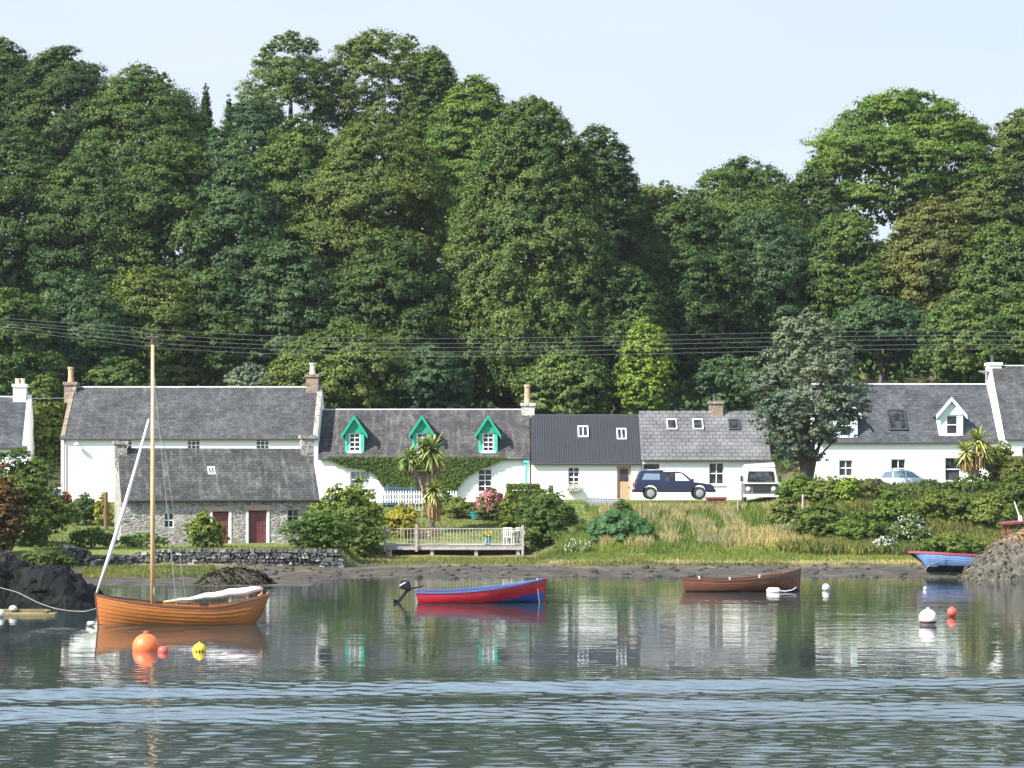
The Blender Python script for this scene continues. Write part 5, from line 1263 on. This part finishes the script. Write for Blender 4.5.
# ------------------------------------------------------------------ shrubs and plants
SH = 'shrubs of the gardens and the shore bank'
S_ = [
 # name,label,px,base_py,w,h,D,mat,seed,kw
 ('bush','big dark green bush at the left below the far left cottage',22,556,86,90,104,'leaf_olive',101,dict(leaf=.16,lobe=.3)),
 ('bush','reddish brown bush cut by the left edge',3,560,44,82,100,'leaf_red',102,dict(leaf=.16)),
 ('bush','low mixed green bush above the dark rock',48,562,48,30,96,'leaf_olive',103,{}),
 ('bush','rounded dark conifer bush on the grass left of the barn',85,538,29,31,116,'leaf_mid',104,dict(leaf=.1)),
 ('bush','fresh green leafy plants behind the ruined wall',92,556,40,20,107,'leaf_bright',105,{}),
 ('bush','yellow-orange bush beside the old dark post',103,532,16,30,115.5,'leaf_gold',106,{}),
 ('bush','small pink flowered plant at the foot of the white left wall',67,508,10,12,130,'petal_pink',107,{}),
 ('bush','olive and reddish bush in front of the left barn door',204,545,42,34,106.5,'leaf_yellow',108,{}),
 ('bush','low green plants at the foot of the barn wall',142,550,44,14,106.5,'leaf_bright',109,{}),
 ('clipped_bush','large rounded dark green clipped bush right of the barn',319,550,66,38,105.5,'leaf_bright',110,dict(leaf=.1,lobe=.25)),
 ('bush','tall leafy bush between the barn and the green dormer cottage',345,540,62,56,112.5,'leaf_yellow',111,dict(leaf=.17)),
 ('bush','bright yellow-green branching bush left of the deck',360,545,42,62,113.5,'leaf_yellow',112,dict(leaf=.17)),
 ('bush','green bush beside the lower left corner of the deck',362,552,46,40,110.5,'leaf_olive',113,dict(leaf=.15)),
 ('bush','golden yellow bush behind the left deck railing',403,532,34,32,117,'leaf_gold',114,{}),
 ('bush','small dark bush behind the corner of the barn',327,520,26,36,118,'leaf_deep',115,{}),
 ('bush','round pale green bush on the lawn below the white wall curve',459,517,30,21,124,'leaf_hedge',116,dict(leaf=.1)),
 ('bush','dark green bush between the palm and the round pale bush',444,512,18,24,125.5,'leaf_mid',117,{}),
 ('bush','dark bush right of the teal tub',480,516,20,18,124.5,'leaf_deep',118,{}),
 ('flowering_bush','pink flowering hydrangea bush in front of the right cottage window',491,518,32,30,123,'leaf_olive',119,dict(extra=('petal_pink',420,.13,'flowers'))),
 ('bush','upright yellow-green bush right of the pink hydrangea',507,528,20,34,120,'leaf_yellow',120,dict(shape='column')),
 ('bush','broad grey-green bush behind the right end of the deck',540,528,62,38,119,'leaf_olive',121,dict(leaf=.12)),
 ('bush','large dark green bush right of the deck',546,556,52,52,114.5,'leaf_mid',122,dict(leaf=.13)),
 ('bush','reddish seed-headed plant at the foot of the dark bush',561,550,12,15,111,'leaf_red',123,{}),
 ('bush','white-leaved plant behind the deck chairs',511,534,18,14,115.5,'leaf_greygreen',124,{}),
 ('bush','light green elder bush right of the camper van',800,512,44,34,122,'leaf_bright',125,dict(leaf=.16)),
 ('bush','dark green bush under the grey-green tree',826,512,48,28,121,'leaf_hedge',126,{}),
 ('bush','yellowish leafy bush at the centre of the right shrub bank',848,512,26,29,120,'leaf_lime',127,{}),
 ('bush','brownish bush in front of the pale car bonnet end',872,505,46,22,121,'leaf_brown',128,{}),
 ('bush','green bush below the brownish bush in the right shrub bank',822,545,60,40,113,'leaf_olive',129,{}),
 ('bush','bright green leafy bush above the white flowering bush',893,528,44,34,115,'leaf_bright',130,{}),
 ('bush','dark round bush beside the pale car',930,500,24,12,124,'leaf_mid',131,{}),
 ('flowering_bush','white flowering bush on the right bank',910,545,40,32,110.5,'leaf_hedge',132,dict(extra=('petal_white',170,.09,'flowers'))),
 ('flowering_bush','small cluster of white flowers at the foot of the right bank',884,548,24,15,109,'leaf_mid',133,dict(extra=('petal_white',150,.1,'flowers'))),
 ('bush','olive bush in the middle of the right bank above the beached boat',950,525,70,32,116,'leaf_olive',134,{}),
 ('bush','green bush below the right house window',915,505,56,12,122,'leaf_hedge',135,{}),
 ('bush','dark green bush left of the wheelhouse',992,528,46,38,114,'leaf_hedge',136,{}),
 ('bush','green bush at the right end above the wheelhouse',1018,515,36,42,118,'leaf_olive',137,{}),
 ('bush','rounded light green bush in front of the end cottage',1000,480,52,42,128,'leaf_hedge',138,dict(leaf=.15)),
 ('bush','brown-tinged bush at the right edge of the bank',1020,490,36,34,125,'leaf_brown',139,{}),
 ('bush','olive bush below the spiky palm at right',968,500,54,18,123,'leaf_olive',140,{}),
 ('bush','long low hedge-like bush on top of the right bank',845,495,66,10,126,'leaf_hedge',141,{}),
 ('bush','bright green ferny clump above the blue beached boat',955,552,62,22,108,'grass_bright',142,{}),
 ('bush','green bush behind the tall grass left of the right bank',783,530,30,34,116,'leaf_hedge',143,{}),
 ('bush','small green plant by the tan cottage door',622,505,16,14,122,'leaf_mid',144,{}),
 ('bush','leafy green bush at the bank foot below the brownish bush',860,545,50,32,111.5,'leaf_bright',145,{}),
]
for q in S_:
    kw = dict(q[9]); shrub(q[0], q[1], q[2], None, q[4], q[5], q[6], q[7], q[8], group=SH, **kw)
# clipped box hedge
hx, hd = PX(523, 121), 121.0; hz = h1(hx, hd)
hd_ = thing('hedge', 'square clipped pale green hedge block between hydrangea and white wall', 'hedge', (hx, hd, hz), 0)
n = 9000; wx, wy, wh = 16/F*hd, .8, PZ(484.5, hd)-hz
f_ = rng.integers(0, 3, n); u1, u2 = rng.uniform(-1, 1, n), rng.uniform(0, 1, n)
sg = np.where(rng.random(n) < .5, -1, 1)
C = np.where((f_ == 0)[:, None], np.stack([u1*wx, -wy*np.ones(n), u2*wh], 1), np.where((f_ == 1)[:, None], np.stack([u1*wx, (u2*2-1)*wy, wh*np.ones(n)], 1), np.stack([sg*wx, u1*wy, u2*wh], 1)))
Nn = np.where((f_ == 0)[:, None], [0,-1,0], np.where((f_ == 1)[:, None], [0,0,1], np.stack([sg, 0*u1, 0*u1], 1)))
C = C - Nn*rng.random((n,1))**2*.25 + rng.normal(0, .03, (n, 3)); V, Fq = leaf_quads(C, Nn.astype(float), .10, .7); np_mesh('foliage', V, Fq, M['leaf_hedge'], hd_)
MB().box(-wx*.75, wx*.75, -wy*.7, wy*.7, .0, wh*.85).build('stem', M['bark'], hd_)
# ivy on the green dormer cottage
iv = thing('ivy', 'dense ivy arching over the wall and door of the green dormer cottage', 'ivy', (PX(415,132.8), 132.8, g.o[2]), 0)
n = 40000; px = rng.uniform(328, 506, n); py = rng.uniform(457, 494, n)
lim = np.interp(px, [328,345,362,374,381,388,392,452,457,464,475,490,506], [460,466,469,474,484,493,494,494,490,479,471,466,458])
lim = lim + (vnoise(px*.3, px*0)-.5)*2
door_ = (px > 414) & (px < 428) & (py > 471.5)
k_ = (py < lim) & ~door_; px, py = px[k_], py[k_]; n = len(px)
yy_ = 132.93 - rng.random(n)*.28
C = np.stack([PX(px, yy_), yy_, PZ(py, yy_)], 1) - np.array(iv.location)
V, Fq = leaf_quads(C, np.tile([0,-1,.45], (n,1)), .13, .45); np_mesh('foliage', V, Fq, leaf_mat('leaf_ivy', [(.035,.075,.015),(.08,.13,.03),(.14,.19,.05)]), iv)
b = MB()
for px_ in (385,398,410,432,445): 
    xx = PX(px_,132.95)-iv.location.x; b.tube([(xx,.1,-.2),(xx+.1,.08,1.0),(xx-.2,.08,2.3)], .03, 5)
b.build('stem', M['bark'], iv)
# cabbage palms
def palm(label, px, base_py, D, heads, skirts, trunk_r=.16, seed=3):
    global rng
    keep = rng; rng = np.random.default_rng(seed)
    x = PX(px, D); z0 = h1(x, D); t = thing('cabbage_palm', label, 'palm', (x, D, z0), 0)
    b = MB()
    main = max(heads, key=lambda q: q[2]*10-q[1])
    for i, (hx_, hy_, hr) in enumerate(heads):
        p = Vector((PX(hx_, D)-x, 0, PZ(hy_, D)-z0)); r0 = trunk_r*(1 if hr == main[2] else .6)
        b.tube([(0,0,-.3),(p.x*.15,0,p.z*.35),(p.x*.6,0,p.z*.7),tuple(p)], [r0*1.1,r0*.9,r0*.75,r0*.6], 8)
    b.build('trunk', M['bark_pale'], t, smooth=True)
    for i, (hx_, hy_, hr) in enumerate(heads):
        R_ = hr/F*D*1.15; c = np.array([PX(hx_, D)-x, 0, PZ(hy_, D)-z0]); Vv, Ff = [], []; nL = 150
        for k_ in range(nL):
            d = rng.normal(0, 1, 3); d[2] = d[2]*.8+.25; d /= np.linalg.norm(d); L = R_*rng.uniform(.8,1.1)
            sd_ = np.cross(d, [0,0,1]); sd_ /= np.linalg.norm(sd_)+1e-6; w_ = .06
            drop = rng.uniform(.05,.4)
            pts = [c+d*L*q+np.array([0,0,-1])*L*drop*q*q for q in (0,.35,.7,1.0)]; ws = (w_*.6, w_, w_*.8, .005); b0 = len(Vv)
            for p_, w2_ in zip(pts, ws): Vv += [p_-sd_*w2_, p_+sd_*w2_]
            for q in range(3): Ff.append((b0+2*q, b0+2*q+1, b0+2*q+3, b0+2*q+2))
        np_mesh('leaf_head', np.array(Vv), np.array(Ff), M['leaf_palm'], t)
    for (hx_, hy_, w2, h2) in skirts:
        Vv, Ff = [], []
        for k_ in range(90):
            a_ = rng.uniform(0, 6.28); r1 = w2/2/F*D*rng.uniform(.2,1); zt_ = PZ(hy_, D)-z0; Lh = h2/F*D*rng.uniform(.6,1)
            p0_ = np.array([PX(hx_, D)-x+math.cos(a_)*.12, math.sin(a_)*.12, zt_]); p1_ = p0_+np.array([math.cos(a_)*r1, math.sin(a_)*r1, -Lh*.5]); p2_ = p0_+np.array([math.cos(a_)*r1*.9, math.sin(a_)*r1*.9, -Lh])
            sd_ = np.array([math.cos(a_+1.3), math.sin(a_+1.3), 0])*.03; b0 = len(Vv)
            for p_ in (p0_, p1_, p2_): Vv += [p_-sd_, p_+sd_]
            for q in range(2): Ff.append((b0+2*q, b0+2*q+1, b0+2*q+3, b0+2*q+2))
        np_mesh('dead_leaves', np.array(Vv), np.array(Ff), M['leaf_dead'], t)
    rng = keep
palm('tall two-tier cabbage palm with brown dead leaves on the lawn', 432, 520, 118.5, [(432,450,22),(411,457,15),(424,446,12),(433,489,17)], [(434,456,12,22),(412,462,8,14),(433,494,15,28)])
palm('ragged cabbage palm in front of the right white house', 974, 485, 126, [(978,440,17),(966,452,14),(985,452,12)], [(976,448,16,22),(966,458,12,16)], .12, 5)
# gunnera
gx, gd = PX(617, 112.5), 112.5; gz = h1(gx, gd)
gn = thing('gunnera_plant', 'giant-leaved dark green gunnera clump on the grassy bank', 'plant', (gx, gd, gz), 0)
rd = random.Random(9); Vb = MB(); Sb = MB()
for k_ in range(210):
    u = rd.random(); a_ = rd.uniform(0, 6.28); rr = 1.75*math.sqrt(rd.random()); 
    hz_ = 1.55*math.sqrt(max(0, 1-(rr/1.95)**2))*rd.uniform(.35,1.08)*(1-.25*math.cos(a_*1.0+.4)*0)+.1
    c = Vector((math.cos(a_)*rr*1.0+.15, math.sin(a_)*rr*.7, hz_)); r_ = rd.uniform(.12,.28)
    nrm = Vector((math.cos(a_)*rr*.35, math.sin(a_)*rr*.35-.45, .75+rd.uniform(-.45,.45))).normalized(); tx = nrm.cross(Vector((rd.uniform(-1,1),rd.uniform(-1,1),.1))).normalized(); ty = nrm.cross(tx)
    ring = []
    for q in range(14):
        an = q*2*math.pi/14; rq = r_*(1+.16*(q % 2)-.5*(q == 0)+rd.uniform(-.08,.08)); ring.append(c+tx*rq*math.cos(an)+ty*rq*math.sin(an)+nrm*(.08*r_*(q % 2)-.05))
    for q in range(14): Vb.face([c-nrm*.09, ring[q], ring[(q+1) % 14]])
    Sb.tube([(c.x*.2, c.y*.2, -.1), (c.x*.6, c.y*.6, hz_*.5), tuple(c-nrm*.09)], [.03,.025,.02], 5)
me_o = Vb.build('leaves', M['leaf_gunnera'], gn); Sb.build('stem', M['leaf_hedge'], gn)
# grey-green tree in front of the gap
tg2 = tree('eucalyptus_tree', 'grey-green tree with dark forked trunk standing between the tiled cottage and the right house', 806, 318, 468, 46, 124, 'round', 'leaf_greygreen', 77, leaf=.15, dens=.8, lobe=.2, gaps=.12, core=False, ragged=.3, cat='tree', bark='bark')
b = MB(); z0 = tg2.location.z; s_ = 124/F
for (ax_, ay_, r_) in ((-28,380,.07),(-12,360,.09),(4,350,.1),(18,370,.08),(34,390,.06),(-38,420,.05),(40,430,.04)):
    b.tube([(.1,0,-.2),(.1+ax_*.2*s_,.05,PZ(460,124)-z0),(ax_*.6*s_,.0,PZ((ay_+440)/2+10,124)-z0),(ax_*s_,.1,PZ(ay_,124)-z0)], [r_*2.2,r_*1.9,r_*1.2,r_*.4], 7)
b.build('limbs', M['bark'], tg2, smooth=True)

# ------------------------------------------------------------------ grasses
def grass(name, label, n, sampler, hgt, wid, mat, lean=.35, cond=None):
    x, y = sampler(n); z = H(x, y)
    if cond is not None: k_ = cond(x, y, z); x, y, z = x[k_], y[k_], z[k_]
    n = len(x); h_ = hgt*rng.uniform(.5, 1.25, n); a = rng.uniform(0, 6.28, n); w_ = wid*rng.uniform(.6, 1.4, n)
    ln = lean*h_*rng.random(n); d = np.stack([np.cos(a)*ln, np.sin(a)*ln, h_], 1); s_ = np.stack([np.cos(a*3), np.sin(a*3)*.4, 0*a], 1)*w_[:, None]
    P_ = np.stack([x, y, z-.03], 1); V = np.stack([P_-s_*.5, P_+s_*.5, P_+d*.6+s_*.42, P_+d*np.array([1.35,1.35,1])], 1).reshape(-1, 3)
    tag(np_mesh(name, V, np.arange(4*n).reshape(n, 4), M[mat]), label, kind='stuff')
def pxs(p0, p1, d0, d1):
    def f(n): D = rng.uniform(d0, d1, n); return PX(rng.uniform(p0, p1, n), D), D
    return f
patch_ = lambda sc, th, off=0: (lambda x, y, z: vnoise(x*sc+off, y*sc+3) > th)
grass('grass', 'short mown and rough green grass over the bank and gardens', 60000, pxs(330, 1040, 105, 128), .14, .05, 'grass_green', cond=lambda x, y, z: (z > .45) & ~((PX(0,1)*0+x > -7) & (x < 1.2) & (y < 116)))
grass('grass', 'green grass around the barn and the left slope', 22000, pxs(30, 340, 103.6, 131), .14, .05, 'grass_green', cond=lambda x, y, z: (y < 107) | (x < -21.5))
grass('grass', 'taller bright green grass on the lower bank', 34000, pxs(540, 1000, 104.8, 110.5), .2, .045, 'grass_bright', cond=lambda x, y, z: (z > .42) & (vnoise(x*.5, y*.8) > .3))
grass('grass', 'tall pale seeding grass on the bank below the blue car', 40000, pxs(600, 810, 110.5, 123), .6, .035, 'grass_tan', cond=lambda x, y, z: vnoise(x*1.1+4, y*.25) + .35*vnoise(x*4, y*1.5) > .55)
grass('grass', 'tall green grass mixed in the seeding meadow', 22000, pxs(560, 810, 108.5, 124), .45, .04, 'grass_bright', cond=lambda x, y, z: vnoise(x*1.1+4, y*.25) < .62)
grass('reeds', 'fresh green reed clump right of the dark bush by the deck', 1800, pxs(558, 588, 108, 112.5), .7, .05, 'grass_bright', .3)
grass('grass', 'tan salt marsh grass tufts along the beach', 20000, pxs(340, 1000, 101.8, 106.5), .15, .05, 'grass_tan', cond=lambda x, y, z: (z > .34) & (z < .72) & (vnoise(x*.5, y*.9) > .5))
grass('grass', 'olive salt marsh grass along the top of the beach', 16000, pxs(340, 1000, 102.2, 107), .17, .05, 'grass_green', cond=lambda x, y, z: (z > .3) & (vnoise(x*.5, y*.9) < .6))
grass('grass', 'green grass strip in front of the stone wall', 9000, pxs(40, 215, 94, 102.5), .16, .05, 'grass_green', cond=lambda x, y, z: (z > .12) & (vnoise(x*.6, y*.6) > .35))
grass('undergrowth', 'low green weeds under and beside the deck', 5000, pxs(340, 560, 105, 110.8), .14, .06, 'grass_green', cond=lambda x, y, z: vnoise(x*.8, y) > .35)
grass('undergrowth', 'mixed green weeds filling the right bank between the bushes', 60000, pxs(780, 1045, 108, 125), .5, .1, 'grass_green', .6)
n = 1500; px = rng.uniform(566, 590, 60*3); 
fl = pxs(564, 590, 106, 109)(90); z = H(*fl)+rng.uniform(.3,.75,90); V, Fq = leaf_quads(np.stack([fl[0], fl[1], z], 1), np.tile([0,-1,.5],(90,1)), .08); tag(np_mesh('wild_flowers', V, Fq, M['petal_white']), 'pale wild flowers among the reeds', kind='stuff')

# ------------------------------------------------------------------ haze over the inlet
hb = MB(); hb.box(-1600, 1600, -320, 2600, -6, 62)
hm = bpy.data.materials.new('haze'); hm.use_nodes = True; ht = hm.node_tree; ht.nodes.clear()
ho = ht.nodes.new('ShaderNodeOutputMaterial'); hv = ht.nodes.new('ShaderNodeVolumePrincipled')
hv.inputs['Color'].default_value = (.82,.9,1,1); hv.inputs['Density'].default_value = .00009; hv.inputs['Anisotropy'].default_value = 0
ht.links.new(hv.outputs[0], ho.inputs['Volume'])
tag(hb.build('haze', hm), 'thin pale summer haze over the inlet', kind='stuff')
